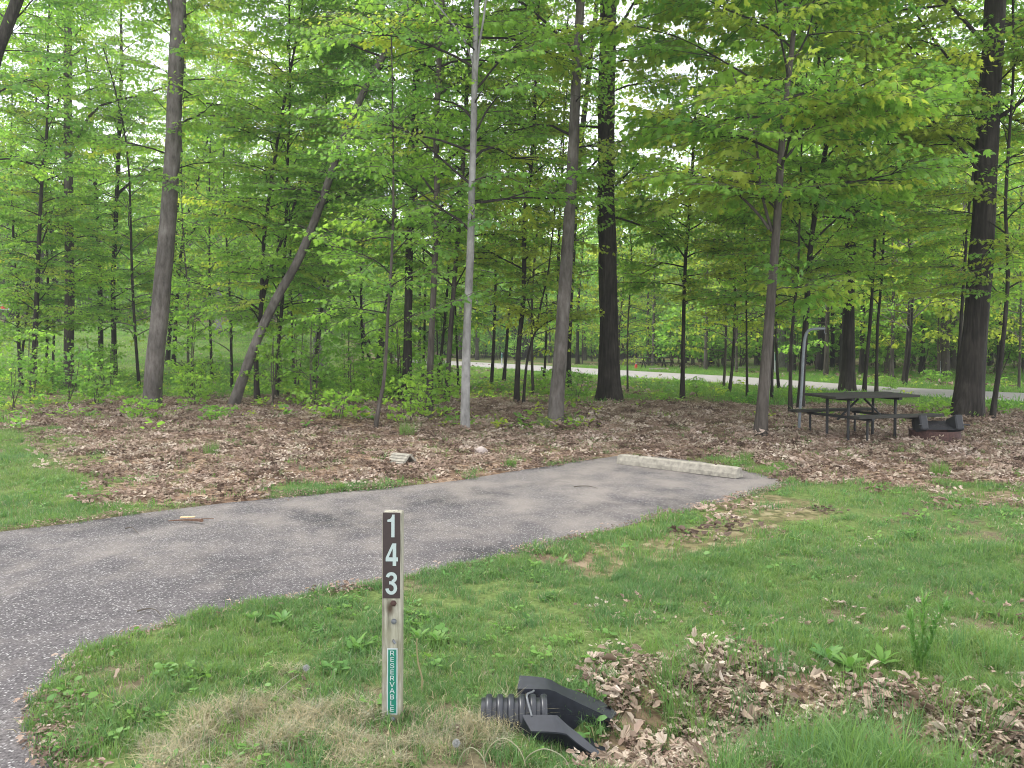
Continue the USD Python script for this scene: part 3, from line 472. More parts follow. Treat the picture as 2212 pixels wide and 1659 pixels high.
# ---------------------------------------------------------------- the wood behind: one thing for each tree and bush
def mesh_crown(rng, pos, yaw, pit, rol, sca, per, size, lobed=False, spread=.45):
    V, F, o = [], [], 0
    lv, lf = leaf_verts(1.0, lobed)
    for p, y, a, b, s in zip(pos, yaw, pit, rol, sca):
        M = rotm(y, a, b)
        for k in range(per):
            c = p + M @ (np.array([rng.uniform(0, 1.0), rng.normal(0, .28), rng.normal(0, .05)]) * s * spread * 2)
            v = (lv * size * rng.uniform(.6, 1.25)) @ rotm(rng.uniform(0, 6.28), .55 + rng.normal(0, .4), rng.normal(0, .45)).T + c
            V.append(v); F.append(lf + o); o += len(v)
    return trimesh.Trimesh(np.vstack(V), np.vstack(F), process=False)
def back_tree(k, label, loc, rot, sc, group, H, h0, Lm, n, r, bark, mat, per=13, size=.235, name="background_tree", catg="tree"):
    rng = R(700 + k); t = thing(name, label, catg, loc, rot, group, sc)
    P = resample([(0, 0, -.3), (rng.normal(0, .1), rng.normal(0, .1), H * .3), (rng.normal(0, .3), rng.normal(0, .3), H * .65), (rng.normal(0, .6), rng.normal(0, .6), H)], 12)
    rad = np.interp(P[:, 2], [0, .8, H], [r * 1.4, r, .02])
    part("trunk", tube(P, rad, 8, rough=.08, seed=k), BARK[bark], t, smooth=60)
    lm, pos, yw, pt, rl, scs = grow(rng, P, rad, h0, H, Lm, n, .55)
    part("limbs", lm, BARK["grey"], t, smooth=False, kind="stuff")
    part("crown", mesh_crown(rng, pos, yw, pt, rl, scs, per, size), mat, t, smooth=False, kind="stuff")
    return t
LOOK = ["broad green", "slim dark", "big dark", "small yellowish", "slim deep green"]
rg = R(5)
spots = []
def try_spot(x, y, gap):
    if all((x - a) ** 2 + (y - b) ** 2 > gap * gap for a, b, _ in spots): return True
for _ in range(6000):
    y = rg.uniform(36, 112) if rg.uniform() < .75 else rg.uniform(36, 70); x = rg.uniform(-.76, .78) * y; u = x / y
    if u < -.12:
        if y < 70 or (y < 78 and u < -.2 and rg.uniform() < .5): continue
    elif shapely.distance(ROAD, shapely.Point(x, y)) < 4.5: continue
    elif y < np.interp(u, [-.12, .15, .3, .6, .9], [75, 50, 40, 34, 32]): continue
    if try_spot(x, y, 2.6 if y < 75 else 3.6): spots.append((x, y, u))
    if len(spots) >= 230: break
KINDS = [(19, 3.5, 4.2, 34, .22, "brown", LEAF_FAR), (17, 2.6, 3.6, 34, .14, "dark", LEAF[0]), (21, 5, 4.6, 34, .30, "dark", LEAF_FAR), (14, 1.8, 3.2, 34, .10, "grey", LEAF[1]), (16, 2.2, 3.6, 36, .12, "brown", LEAF[2])]
first = {}
for c, (x, y, u) in enumerate(spots):
    k = c % 5; left = u < -.12; sc = rg.uniform(.8, 1.1) * (1.0 if left else 1.0)
    a = dict(label=f"distant {LOOK[k]} tree beyond the {'lawn' if left else 'road'}, {where(x, y)}", loc=(x, y, tz(x, y) - .05), rotz=rg.uniform(0, 360)); grp = "trees beyond the lawn" if left else "trees beyond the road"
    if k not in first: first[k] = back_tree(k, a["label"], a["loc"], a["rotz"], sc, grp, *KINDS[k])
    else: dup(first[k], a["label"], a["loc"], a["rotz"], sc, grp)

# slim trees among and just behind the front trunks
UK = [(11, 1.6, 2.7, 34, .05, "dark", LEAF[0]), (13, 2.0, 3.0, 36, .06, "dark", LEAF[2]), (9, 1.4, 2.4, 30, .04, "brown", LEAF[1])]
us, ufirst = [], {}
for _ in range(3000):
    y = rg.uniform(26, 38); u = rg.uniform(-.68, .70); x = u * y
    if u > -.02 and (shapely.distance(ROAD, shapely.Point(x, y)) < 1.2 or y < 26 or inside(ROAD, x, y)): continue
    if u < 0 and (y < 30 or rg.uniform() < .45 or min(abs(1106 + FOC * u - m[0]) for m in MARKS) < 22): continue
    if u > .0 and rg.uniform() < .6: continue
    if all((x - a) ** 2 + (y - b) ** 2 > 5.5 for a, b in us): us.append((x, y))
    if len(us) >= 28: break
for c, (x, y) in enumerate(us):
    k = c % 3; lab = f"thin {['fresh', 'deep', 'yellowish'][k]} green understorey tree, {where(x, y)}"; grp = "thin trees among the left trunks" if x < 0 else "thin trees by the road"
    loc, rot, sc = (x, y, tz(x, y) - .03), rg.uniform(0, 360), rg.uniform(.9, 1.3) if x < 0 else rg.uniform(.75, 1.15)
    if k not in ufirst: ufirst[k] = back_tree(20 + k, lab, loc, rot, sc, grp, *UK[k], per=9, size=.125, name="understorey_tree")
    else: dup(ufirst[k], lab, loc, rot, sc, grp)

# understorey: leafy bushes and saplings
def bush(k, label, loc, rot, sc, group, mat, h=1.2, n=9, Lm=.6, per=5, size=.10, name="leafy_bush", stems=3):
    rng = R(800 + k); t = thing(name, label, "bush", loc, rot, group, sc); S, A = [], []
    for s in range(stems):
        e = np.array([rng.normal(0, .22), rng.normal(0, .22), h * rng.uniform(.7, 1)]); P = resample([(rng.normal(0, .05), rng.normal(0, .05), -.08), e * .5 + rng.normal(0, .05, 3), e], 8)
        rad = np.linspace(.014, .004, 8) * (h / 1.2) ** .5; S.append(tube(P, rad, 5)); g = grow(rng, P, rad, h * .22, h, Lm, n, 1.1, .5); S.append(g[0]); A.append(g[1:])
    part("stem", cat(S), TWIG, t, smooth=False)
    pos, yw, pt, rl, sc2 = (np.concatenate([a[c] for a in A]) for c in range(5))
    part("foliage", mesh_crown(rng, pos, yw, pt, rl, sc2 * .55, per, size, True, .3), mat, t, smooth=False, kind="stuff")
    return t
BK = [(LEAF[0], 1.1, 8, .55), (LEAF[2], 1.6, 9, .75), (LEAF[0], .6, 6, .4), (LEAF[0], 2.2, 10, .9)]
BSH = ["leafy bush", "deep green bush", "low seedling", "tall airy bush"]; bfirst = {}; nb = 0
def put_bush(k, x, y, sc, label, group):
    loc, rot = (x, y, tz(x, y)), rg.uniform(0, 360)
    if k not in bfirst: m, h, n, L = BK[k]; bfirst[k] = bush(k, label, loc, rot, sc, group, m, h, n, L)
    else: dup(bfirst[k], label, loc, rot, sc, group)
for px, py, k, sc, lab in [(735, 905, 2, 1.0, "low bright sapling with broad leaves in front of the brown litter mound"), (150, 872, 1, 1.0, "bush at the foot of the straight grey-brown trunk"), (205, 878, 0, 1.0, "bush between the straight trunk and the leaning grey trunk"),
     (415, 878, 0, .8, "low bush just right of the leaning grey trunk's foot"), (300, 905, 2, .8, "small seedling at the front of the leaning grey trunk's foot"), (460, 912, 2, .6, "small seedling on the leaf litter right of the leaning grey trunk"), (660, 875, 2, .9, "yellowish low bush beside the litter mound"),
     (855, 852, 1, 1.1, "bush with bright layered leaves before the dark multi-stem clump"), (905, 880, 1, .9, "bush at the foot of the straight dark brown trunk"), (930, 905, 0, 1.0, "bush around the foot of the kinked grey-brown trunk"), (880, 915, 0, .8, "low bush in the undergrowth left of the kinked grey-brown trunk"), (1240, 870, 0, .8, "low bush just right of the tall grey trunk"),
     (2022, 905, 2, .7, "broad-leaved weed behind the fire ring"), (2155, 895, 2, .6, "low leafy plant at the foot of the forked thin far right trunk"), (1920, 846, 0, .5, "bright bush behind the picnic table's right end"), (30, 885, 1, .9, "dense bush at the left picture edge"), (820, 870, 0, 1.0, "bush under the dark multi-stem clump"), (960, 870, 0, .8, "bush between the brown trunk and the palest trunk")]:
    p = ground(px, py); put_bush(k, p[0], p[1], sc, lab, None)
for c in range(54):
    y = rg.uniform(20.5, 33); x = rg.uniform(-.70, -.08) * y
    k = int(rg.choice([0, 1, 3, 2, 3]))
    if min(abs(1106 + FOC * x / y - m) for m in (12, 148, 330, 500, 520)) < 34: continue
    put_bush(k, x, y, rg.uniform(.5, 1.05) * (1.3 if k == 3 else 1), f"{BSH[k]} in the undergrowth, {where(x, y)}", "undergrowth bushes on the left")
for c in range(11):
    y = rg.uniform(21, 36); x = rg.uniform(.0, .62) * y
    if shapely.distance(ROAD, shapely.Point(x, y)) < 1.5 or inside(LITTER, x, y): continue
    k = int(rg.choice([0, 2, 2, 3])); put_bush(k, x, y, rg.uniform(.5, 1.0), f"{BSH[k]} on the near verge, {where(x, y)}", "verge bushes")
BK += [(LEAF_FAR, 3.0, 12, 1.5)]
nfar = 0
for c in range(2500):
    y = rg.uniform(38, 110); x = rg.uniform(-.72, .74) * y; u = x / y
    if (u < -.12 and y < 71) or (u >= -.12 and (shapely.distance(ROAD, shapely.Point(x, y)) < 5 or y < np.interp(u, [-.12, .15, .3, .6, .9], [76, 54, 44, 36, 34]))): continue
    put_bush(1 if c % 3 else 3, x, y, rg.uniform(1.2, 2.9), f"{BSH[1 if c % 3 else 3]} far beyond the {'lawn' if u < -.12 else 'road'}, {where(x, y)}", "far understorey beyond the lawn" if u < -.12 else "far understorey beyond the road"); nfar += 1
    if nfar >= 240: break
# the far-off wood that reads as one mass
rf = R(6); protos = []
for k in range(3):
    t_ = trimesh.Trimesh; P = resample([(0, 0, -.5), (0, .1, 6), (.3, 0, 15)], 6); g = grow(R(60 + k), P, np.linspace(.2, .03, 6), .6, 15, 4.8, 44, .7)
    protos.append([(mesh_crown(R(61 + k), *g[1:], 6, .42), LEAF_FAR), (tube(P, np.linspace(.2, .03, 6), 6), BARK["brown"])])
yy = rf.uniform(106, 175, 520); xx = rf.uniform(-.9, .9, 520) * yy
meta(instancer("/World/far_wood", protos, rf.integers(0, 3, 520), np.column_stack([xx, yy, terrain(xx, yy)]), quats(rf.uniform(0, 6.28, 520), np.zeros(520), np.zeros(520)), rf.uniform(.8, 1.2, 520)), "dense far-off wood closing the view behind all other trees", "wood", None, "stuff")

# ---------------------------------------------------------------- grass, weeds and leaf litter
def blades(rng, n, h, w, rad, lean=.35):
    V, F, o = [], [], 0
    for k in range(n):
        a, r = rng.uniform(0, 6.28), rad * math.sqrt(rng.uniform()); b = np.array([r * math.cos(a), r * math.sin(a), -.01]); hh = h * rng.uniform(.5, 1.15); az = rng.uniform(0, 6.28); l = hh * abs(rng.normal(lean, .25)); d = np.array([math.cos(az), math.sin(az), 0]); s = np.array([-d[1], d[0], 0]) * w * rng.uniform(.7, 1.2) / 2
        p1, p2 = b + d * l * .3 + [0, 0, hh * .55], b + d * l * 1.0 + [0, 0, hh * (1 - .25 * min(l / hh, 1.5))]
        V += [b - s, b + s, p1 - s * .8, p1 + s * .8, p2]; F += [(o, o + 1, o + 3), (o, o + 3, o + 2), (o + 2, o + 3, o + 4)]; o += 5
    return trimesh.Trimesh(np.array(V), np.array(F), process=False)
def herb(rng, n, size, h):
    V, F, o = [], [], 0; lv = np.array([(0, 0, 0), (.3, -.28, .03), (.3, .28, .03), (.75, -.25, .0), (.75, .25, .0), (1, 0, -.1)]); lf = np.array([(0, 1, 2), (1, 3, 4), (1, 4, 2), (3, 5, 4)])
    for k in range(n):
        v = (lv * size * rng.uniform(.6, 1.2)) @ rotm(rng.uniform(0, 6.28), -rng.uniform(-.1, .8), rng.normal(0, .2)).T + [rng.normal(0, size * .7), rng.normal(0, size * .7), h * rng.uniform(0, 1)]
        V.append(v); F.append(lf + o); o += 6
    return trimesh.Trimesh(np.vstack(V), np.vstack(F), process=False)
def curled(size, bend, twist, rng):
    ov = np.array([(0, 0), (.10, -.12), (.30, -.27), (.50, -.33), (.72, -.28), (.90, -.14), (1.02, 0), (.90, .14), (.72, .28), (.50, .33), (.30, .27), (.10, .12)]); f_ = rng.uniform(.3, 1.0); p = LOBED * f_ + ov * (1 - f_); p[1:] += rng.normal(0, .03, p[1:].shape); p *= size; x = p[:, 0] / size; w = p[:, 1] / size
    z = bend * np.sin(x * 2.6) * size * .5 + twist * (w ** 2) * size + rng.normal(0, .03, len(p)) * size
    return np.column_stack([p[:, 0], p[:, 1] * (1 - .5 * abs(twist)), z]), np.array([(0, k, k + 1) for k in range(1, 11)])
def leaf_heap(rng, n, size, rad, h=.03):
    V, F, o = [], [], 0
    for k in range(n):
        v, f = curled(size * rng.uniform(.55, 1.2), rng.normal(0, .5), rng.normal(.1, .6), rng); a, r = rng.uniform(0, 6.28), rad * math.sqrt(rng.uniform())
        V.append(v @ rotm(rng.uniform(0, 6.28), rng.normal(0, .25), rng.normal(0, .25)).T + [r * math.cos(a), r * math.sin(a), .006 + h * rng.uniform(0, 1)]); F.append(f + o); o += len(v)
    return trimesh.Trimesh(np.vstack(V), np.vstack(F), process=False)
gr = R(8)
def fan(n, y0, y1, u0=-.66, u1=.66):
    y = np.sqrt(gr.uniform(y0 ** 2, y1 ** 2, n)); return gr.uniform(u0, u1, n) * y, y
def offdrive(x, y, d=.0): return shapely.distance(DRIVE, shapely.points(x, y)) > d
def grassiness(x, y):
    g = np.ones(len(x)); g *= 1 - .80 * smooth(.58, .72, f2(x, y, 1.3, 71)); g *= .45 + .55 * smooth(.34, .58, f2(x, y, 2.6, 72))
    g[fuzzy(LITTER, x, y, .8, 11)] = .035; g *= (.35 + .65 * smooth(.30, .58, n2(x, y, 9, 73))) * ~inside(PIPE, x, y); g[fuzzy(PATCH, x, y, .25, 13)] *= .3; g[fuzzy(DITCH, x, y, .12, 12)] *= .16; g[fuzzy(TAN, x, y, .3, 31)] *= .45
    return g * offdrive(x, y, .0)
def scatter_grass(name, label, n, y0, y1, prot, smin, smax, gfun, cat_="grass", tilt=.2, lift=0.0, u0=-.66, u1=.66, pick=None):
    x, y = fan(n, y0, y1, u0, u1); k = gr.uniform(0, 1, n) < gfun(x, y); x, y = x[k], y[k]; m = len(x)
    idx = gr.integers(0, len(prot), m) if pick is None else pick(x, y)
    meta(instancer("/World/" + name, prot, idx, np.column_stack([x, y, terrain(x, y) + lift]), quats(gr.uniform(0, 6.28, m), gr.normal(0, tilt, m), gr.normal(0, tilt, m)), gr.uniform(smin, smax, m) * (.65 + .75 * n2(x, y, 5.5, 77))), label, cat_, None, "stuff")
    return m
def patchy(x, y):                       # which of green, light, bluish: in drifts
    a = f2(x, y, .55, 81) + gr.normal(0, .13, len(x)); return np.where(a > .54, 1, np.where(a < .40, 2, 0)) + 3 * gr.integers(0, 2, len(x))
gp = [[(blades(R(20 + k), 24, .072, .0040, .055, .5), GRASS[k % 3]), (blades(R(220 + k), 5, .045, .0035, .06, .9), GRASS_DRY)] for k in range(6)]
cnt = {}
cnt["g1"] = scatter_grass("lawn_grass", "short green lawn grass around the number post and beside the asphalt", 34000, 2.5, 6.5, gp, .5, 1.1, grassiness, pick=patchy)
gp2 = [[(blades(R(30 + k), 30, .082, .0065, .13, .5), GRASS[k % 3]), (blades(R(230 + k), 5, .05, .006, .13, .9), GRASS_DRY)] for k in range(6)]
cnt["g2"] = scatter_grass("lawn_grass_farther", "short green lawn grass farther back on both sides of the parking pad", 34000, 6.3, 17, gp2, .5, 1.05, grassiness, pick=patchy)
verge = lambda x, y: (shapely.distance(ROAD, shapely.points(x, y)) > .2) * (1 - .97 * litterness(x, y)) * np.where(x / y < -.1, .8, 1.0)
GRASS_LAWN = [leaf_mat("lawn_far_" + n_, a_, b_, t=.4) for n_, a_, b_ in (("green", (.15, .26, .045), (.27, .46, .06)), ("light", (.19, .29, .055), (.34, .50, .08)), ("fresh", (.13, .25, .05), (.24, .44, .07)))]
gp3 = [[(blades(R(35 + k), 34, .10, .013, .30), GRASS_LAWN[k % 3])] for k in range(6)]
cnt["g3"] = scatter_grass("verge_grass", "grass of the roadside verge and of the sloping lawn behind the trees", 26000, 17, 62, gp3, .7, 1.5, verge, pick=patchy, u0=-.72, u1=.72)
hp = [[(herb(R(50 + k), 9, .034, .04), WEED)] for k in range(3)]
cnt["h1"] = scatter_grass("lawn_weeds", "small round-leaved weeds growing among the lawn grass", 9000, 2.7, 12, hp, .45, 1.15, lambda x, y: grassiness(x, y) * (.12 + .8 * smooth(.46, .62, f2(x, y, 1.1, 91))) + .02 * offdrive(x, y, .1), "weeds")
hp2 = [[(herb(R(55 + k), 14, .10, .16), LEAF[k])] for k in range(3)]
cnt["h2"] = scatter_grass("woodland_herbs", "low green herbs covering the woodland floor under the trees", 9000, 15.5, 40, hp2, .5, 1.4, lambda x, y: np.where(inside(LITTER, x, y), .02 + .25 * (f2(x, y, .6, 92) > .60) * (x / y < .15), np.where(x / y < .02, .38, .12)) * (shapely.distance(ROAD, shapely.points(x, y)) > .5), "herbs", u1=.7, u0=-.72)
lp = [[(leaf_heap(R(60 + k), 42, .050, .18, .014), DEAD if k % 3 else DEAD_PALE)] for k in range(6)]
cnt["l1"] = scatter_grass("leaf_litter", "thick brown litter of dead leaves between the parking pad and the trees", 15000, 6.6, 26, lp, .7, 1.3, lambda x, y: np.where(fuzzy(LITTER, x, y, .8, 11), .8, np.where(fuzzy(PATCH, x, y, .25, 13), .25, .012)) * offdrive(x, y, .05), "leaf litter", .2)
lp2 = [[(leaf_heap(R(70 + k), 11 if k % 2 else 26, .052 if k % 2 else .026, .12, .012), DEAD_PALE if k % 3 else DEAD)] for k in range(6)]
cnt["l2"] = scatter_grass("ditch_litter", "pale dead leaves filling the shallow ditch in the foreground", 17000, 2.5, 5.2, lp2, .6, 1.15, lambda x, y: np.where(fuzzy(DITCH, x, y, .25, 12), .62 * smooth(.30, .52, f2(x, y, 3.0, 98)), .012 * (x > .3)) * offdrive(x, y, .1) * ~(inside(PIPE, x, y) & (x < .42)), "leaf litter", .25)
fp = [[(leaf_heap(R(76), 5, .16, .8, .02), DEAD_PALE)], [(leaf_heap(R(77), 6, .15, .8, .02), DEAD)]]
cnt["l3"] = scatter_grass("far_litter", "scattered dead leaves on the ground across the road and deep in the wood", 5000, 26, 70, fp, .7, 1.3, lambda x, y: litterness(x, y) * .8 + .05 * (shapely.distance(ROAD, shapely.points(x, y)) > .3), "leaf litter", .1)
pbx = flat(848, 1562)
dp = [[(blades(R(90 + k), 30, .10, .0026, .07, 1.2), GRASS_DRY), (herb(R(95 + k), 9, .013, .06), GRASS_DRY), (blades(R(190 + k), 5, .06, .003, .06, .7), GRASS[1])] for k in range(3)]
cnt["d1"] = scatter_grass("dry_weeds", "bleached dry frizzy weeds around the foot of the number post", 16000, 2.5, 4.2, dp, .35, .85, lambda x, y: np.where(fuzzy(TAN, x, y, .3, 31), .62 * smooth(.40, .60, f2(x, y, 3.5, 94)), .01) * offdrive(x, y, .2) * ~inside(PIPE, x, y) * (np.hypot(x - pbx[0], (y - pbx[1] + .10)) > .13), "dry weeds", .3)
mp_ = [[(blades(R(97), 50, .035, .003, .07, .5), GRASS[1]), (blades(R(98), 16, .03, .003, .07, .9), GRASS_DRY)]]
cnt["m1"] = scatter_grass("moss", "yellow-green mossy turf behind the black drain pipe", 5200, 3.4, 5.4, mp_, .6, 1.1, lambda x, y: np.where(fuzzy(MOSS, x, y, .2, 32), .85, 0.), "moss")
tg = poly([(1640, 1560), (1900, 1540), (2040, 1600), (2040, 1700), (1480, 1720), (1560, 1640)]); tg2 = poly([(1420, 1440), (1510, 1430), (1520, 1500), (1440, 1520)])
tp = [[(blades(R(100 + k), 16, .26, .0045, .05, .55), GRASS[k])] for k in (0, 2)]
cnt["t1"] = scatter_grass("tall_grass", "long loose blades of grass growing in the leaf-filled ditch", 6000, 2.5, 4.6, tp, .5, 1.0, lambda x, y: np.where(fuzzy(tg, x, y, .15, 96), .6, np.where(inside(tg2, x, y), .4, np.where((x > .7) & (y < 4.4), .09, 0))), "grass", .2)
ep = [[(leaf_heap(R(110), 9, .03, .10, .01), DEAD)]]
cnt["e1"] = scatter_grass("edge_debris", "orange-brown leaf crumbs along the edge of the asphalt", 60000, 2.5, 13, ep, .5, 1.1, lambda x, y: (np.abs(shapely.distance(DRIVE.exterior, shapely.points(x, y))) < .09) * (.35 + .5 * (f2(x, y, 2.0, 99) > .5)) + .0012, "leaf crumbs", .1, lift=.012)

# ---------------------------------------------------------------- number post
pb = ground(848, 1562); Yp = float(pb[1]) ; ptop = at(853, 1105, Yp)[2] - pb[2]
post = thing("number_post", "weathered square wooden post with number 143 and a green reservable plate", "sign post", pb)
tilt = trimesh.transformations.rotation_matrix(math.radians(.55), [0, 1, 0])
W = .081
def pp(name, m, mat, parent=post, **k): m.apply_transform(tilt); return part(name, m, mat, parent, **k)
body = box(W, W, ptop + .25, (0, 0, (ptop - .25) / 2), bev=.004)
pp("post", body, post_wood, smooth=False)
zpx = lambda py: at(850, py, Yp - W / 2)[2] - pb[2]
front = -W / 2
pl = pp("number_plate", box(.072, .002, zpx(1107) - zpx(1292), (-.001, front - .0012, (zpx(1107) + zpx(1292)) / 2)), brown_paint, smooth=False)
ONE = Polygon([(.17, 0), (.316, 0), (.316, 1), (.21, 1), (.19, .90), (.12, .81), (0, .77), (0, .68), (.17, .68)])
FOUR = Polygon([(.31, 0), (.46, 0), (.46, .205), (.54, .205), (.54, .38), (.46, .38), (.46, 1), (.29, 1), (0, .36), (0, .205), (.31, .205)], [[(.31, .38), (.31, .78), (.13, .38)]])
arc = lambda cx, cy, rx, ry, a0, a1: [(cx + rx * math.cos(math.radians(a)), cy + ry * math.sin(math.radians(a))) for a in np.linspace(a0, a1, 26)]
THREE = unary_union([LineString(arc(.26, .755, .175, .175, 172, -80)).buffer(.072, cap_style="flat"), LineString(arc(.255, .285, .185, .215, 82, -176)).buffer(.072, cap_style="flat"), Polygon([(.16, .46), (.30, .46), (.30, .595), (.16, .595)])])
def glyph(P, h, cx, y, z):
    m = trimesh.creation.extrude_polygon(shapely.affinity.scale(P, h, h, origin=(0, 0)), .0012, engine="earcut"); b = m.bounds.mean(0); m.apply_translation([-b[0], 0, 0])
    m.apply_transform(trimesh.transformations.rotation_matrix(math.pi / 2, [1, 0, 0])); m.apply_translation([cx, y, z]); return m
import shapely.affinity
for nm, G, cx, py in (("digit", ONE, -.003, 1160), ("digit", FOUR, .001, 1222), ("digit", THREE, -.001, 1284)): pp(nm, glyph(G, .0945, cx, front - .0024, zpx(py)), digit_m, pl, smooth=False)
rz = trimesh.transformations.rotation_matrix(math.radians(.9), [0, 1, 0])
rh = zpx(1400) - zpx(1543); rc = (zpx(1400) + zpx(1543)) / 2
rp = pp("reservable_plate", box(.044, .0016, rh, (.004, front - .001, rc)), white_paint, smooth=False)
pp("green_panel", box(.0345, .0012, rh - .011, (.004, front - .0025, rc)), green_paint, rp, smooth=False)
for k, ch in enumerate("RESERVABLE"):
    m = meshkit.text_mesh(ch, .0205, .001); b = m.bounds.mean(0); m.apply_translation([-b[0], 0, 0]); m.apply_transform(trimesh.transformations.rotation_matrix(math.pi / 2, [1, 0, 0])); m.apply_scale([1.15, 1, 1])
    m.apply_translation([.004, front - .0032, rc + rh / 2 - .0085 - (k + .82) * (rh - .016) / 10]); pp("letter", m, white_paint, rp, smooth=False)
def bolt(px, py, r, mat, nm="bolt", hex_=False):
    p = at(px, py, Yp - W / 2); m = trimesh.creation.cylinder(r, .005, sections=6 if hex_ else 14); c = trimesh.creation.icosphere(2, r * .8); c.apply_scale([1, 1, .6]); c.apply_translation([0, 0, .002]); m = cat([m, c])
    m.apply_transform(trimesh.transformations.rotation_matrix(math.pi / 2, [1, 0, 0])); m.apply_translation([p[0] - pb[0], front - .0025, p[2] - pb[2]]); return part(nm, m, mat, post, smooth=40)
bolt(851, 1342, .0115, bolt_m); bolt(848, 1553, .0115, bolt_m)
b3 = bolt(850, 1303, .0135, rust, "rusty_bolt", True)
p = at(851, 1384, Yp - W / 2); part("bent_nail", tube([(p[0] - pb[0] - .003, front + .004, p[2] - pb[2]), (p[0] - pb[0], front - .012, p[2] - pb[2] + .002), (p[0] - pb[0] + .008, front - .014, p[2] - pb[2] - .008)], [.006, .006, .005], 7), bolt_m, post, smooth=40)

# ---------------------------------------------------------------- black drain pipe with its flared end
C = lambda x, y, Yd: at(914.9 + .2145 * x, 1389.3 + .2145 * y, Yd)
o = C(1150, 640, 3.58); dr = thing("drain_pipe", "black corrugated plastic drain pipe with a flared end section in the ditch", "drain pipe", o)
x0, x1 = at(1040, 1530, 3.58)[0], C(1310, 600, 3.58)[0]; Rr = .098; zc = C(1100, 528, 3.58)[2] - Rr
prof = []; pitch = .0468; nr = int((x1 - x0) / pitch); x1 = x0 + nr * pitch
for k in range(nr):
    for t, r in ((.02, .083), (.34, .083), (.42, .091), (.50, Rr - .001), (.62, Rr), (.84, Rr), (.94, Rr - .002), (.99, .091)): prof.append((r, k * pitch + t * pitch))
pts = np.array(prof); m = trimesh.creation.revolve(np.vstack([pts, [[.083, nr * pitch]], [[.075, nr * pitch]], [[.075, 0]], [[.083, 0]], pts[:1]]), sections=40)
m.apply_transform(trimesh.transformations.rotation_matrix(math.pi / 2, [0, 1, 0])); m.apply_translation([x0 - o[0], 3.58 + .0 - o[1], zc - o[2]])
part("corrugated_pipe", m, plastic, dr, smooth=50)
def wing(A, B, Cc, th=.007):
    A, B, Cc = (resample(np.array(v), 14) for v in (A, B, Cc)); up = np.array([0, 0, -th]); s = np.sign((A - B)[:, 1].mean()); bk = np.array([0, th * s, 0])
    sec = np.stack([A, B, Cc, Cc + bk, B + bk + up, A + up], 1); n = len(A); v = sec.reshape(-1, 3); i, j = np.meshgrid(np.arange(n - 1), np.arange(6), indexing="ij")
    q = np.stack([i * 6 + j, i * 6 + (j + 1) % 6, (i + 1) * 6 + (j + 1) % 6, (i + 1) * 6 + j], -1).reshape(-1, 4); f = np.vstack([q[:, :3], q[:, [0, 2, 3]], [[0, 1, 4], [0, 4, 5], [1, 2, 3], [1, 3, 4]], np.array([[0, 4, 1], [0, 5, 4], [1, 3, 2], [1, 4, 3]]) + (n - 1) * 6])
    t = trimesh.Trimesh(v - o, f, process=False); trimesh.repair.fix_normals(t); return t
low = lambda P, dz: [p - [0, 0, dz] for p in P]
Bb = [C(945, 460, 3.72), C(1120, 462, 3.72), C(1262, 466, 3.72), C(1420, 535, 3.72), C(1620, 630, 3.71), C(1790, 710, 3.70), C(1890, 765, 3.69)]
part("rear_wing", wing([C(965, 325, 3.80), C(1110, 335, 3.80), C(1240, 352, 3.80), C(1400, 435, 3.80), C(1620, 510, 3.80), C(1800, 590, 3.79), C(1945, 700, 3.74)], Bb, low(Bb, .20)), plastic, dr, smooth=35)
Bf = [C(1000, 722, 3.47), C(1160, 722, 3.47), C(1335, 724, 3.47), C(1420, 800, 3.46), C(1560, 910, 3.45), C(1700, 1030, 3.44), C(1790, 1105, 3.43)]
part("front_wing", wing([C(1082, 885, 3.40), C(1240, 890, 3.40), C(1425, 908, 3.40), C(1500, 965, 3.40), C(1610, 1050, 3.40), C(1700, 1110, 3.40), C(1780, 1160, 3.40)], Bf, low(Bf, .16)), plastic, dr, smooth=35)
fz = zc - .085
fl = np.array([[C(1000, 700, 3.72)[0], 3.72, fz], [C(1890, 765, 3.69)[0], 3.72, fz - .05], [C(1790, 1105, 3.43)[0], 3.40, fz - .05], [C(1000, 722, 3.47)[0], 3.46, fz]]); part("apron", trimesh.Trimesh(np.vstack([fl, fl - [0, 0, .01]]) - o, [[0, 2, 1], [0, 3, 2], [4, 5, 6], [4, 6, 7], [0, 1, 5], [0, 5, 4], [1, 2, 6], [1, 6, 5], [2, 3, 7], [2, 7, 6], [3, 0, 4], [3, 4, 7]], process=False), plastic, dr, smooth=False)
part("rod", tube(resample([C(1110, 478, 3.715), C(1095, 492, 3.66), C(1045, 515, 3.58), C(1040, 540, 3.54), C(1070, 665, 3.49), C(1090, 735, 3.465)], 24) - o, .0045, 8), bolt_m, dr, smooth=50)

# ---------------------------------------------------------------- parking stop, pipe, table, fire ring
a, b = flat(1346, 1002), flat(1606, 1034); L = float(np.linalg.norm(b - a)); mid = (a + b) / 2
ws = thing("parking_stop", "weathered concrete parking stop lying across the end of the asphalt pad", "parking stop", (mid[0] - .03, mid[1] + .07, .0), math.degrees(math.atan2(b[1] - a[1], b[0] - a[0])))
sec = Polygon([(-.085, 0), (.085, 0), (.08, .05), (.055, .115), (.04, .125), (-.04, .125), (-.055, .115), (-.08, .05)])
m = trimesh.creation.extrude_polygon(sec, L, engine="earcut"); m.apply_transform(np.array([[0, 0, 1, -L / 2], [1, 0, 0, 0], [0, 1, 0, 0], [0, 0, 0, 1]], float))
m = m.subdivide_to_size(.06); v = m.vertices; e = np.abs(v[:, 0]) > L / 2 - .02; v[e, 2] *= .94; v[e, 1] *= .94
v += (meshkit.noise(v * 5, 3)[:, None] - .5) * .004; m.vertices = v; trimesh.repair.fix_normals(m); part("concrete_bar", m, concrete, ws, smooth=25)
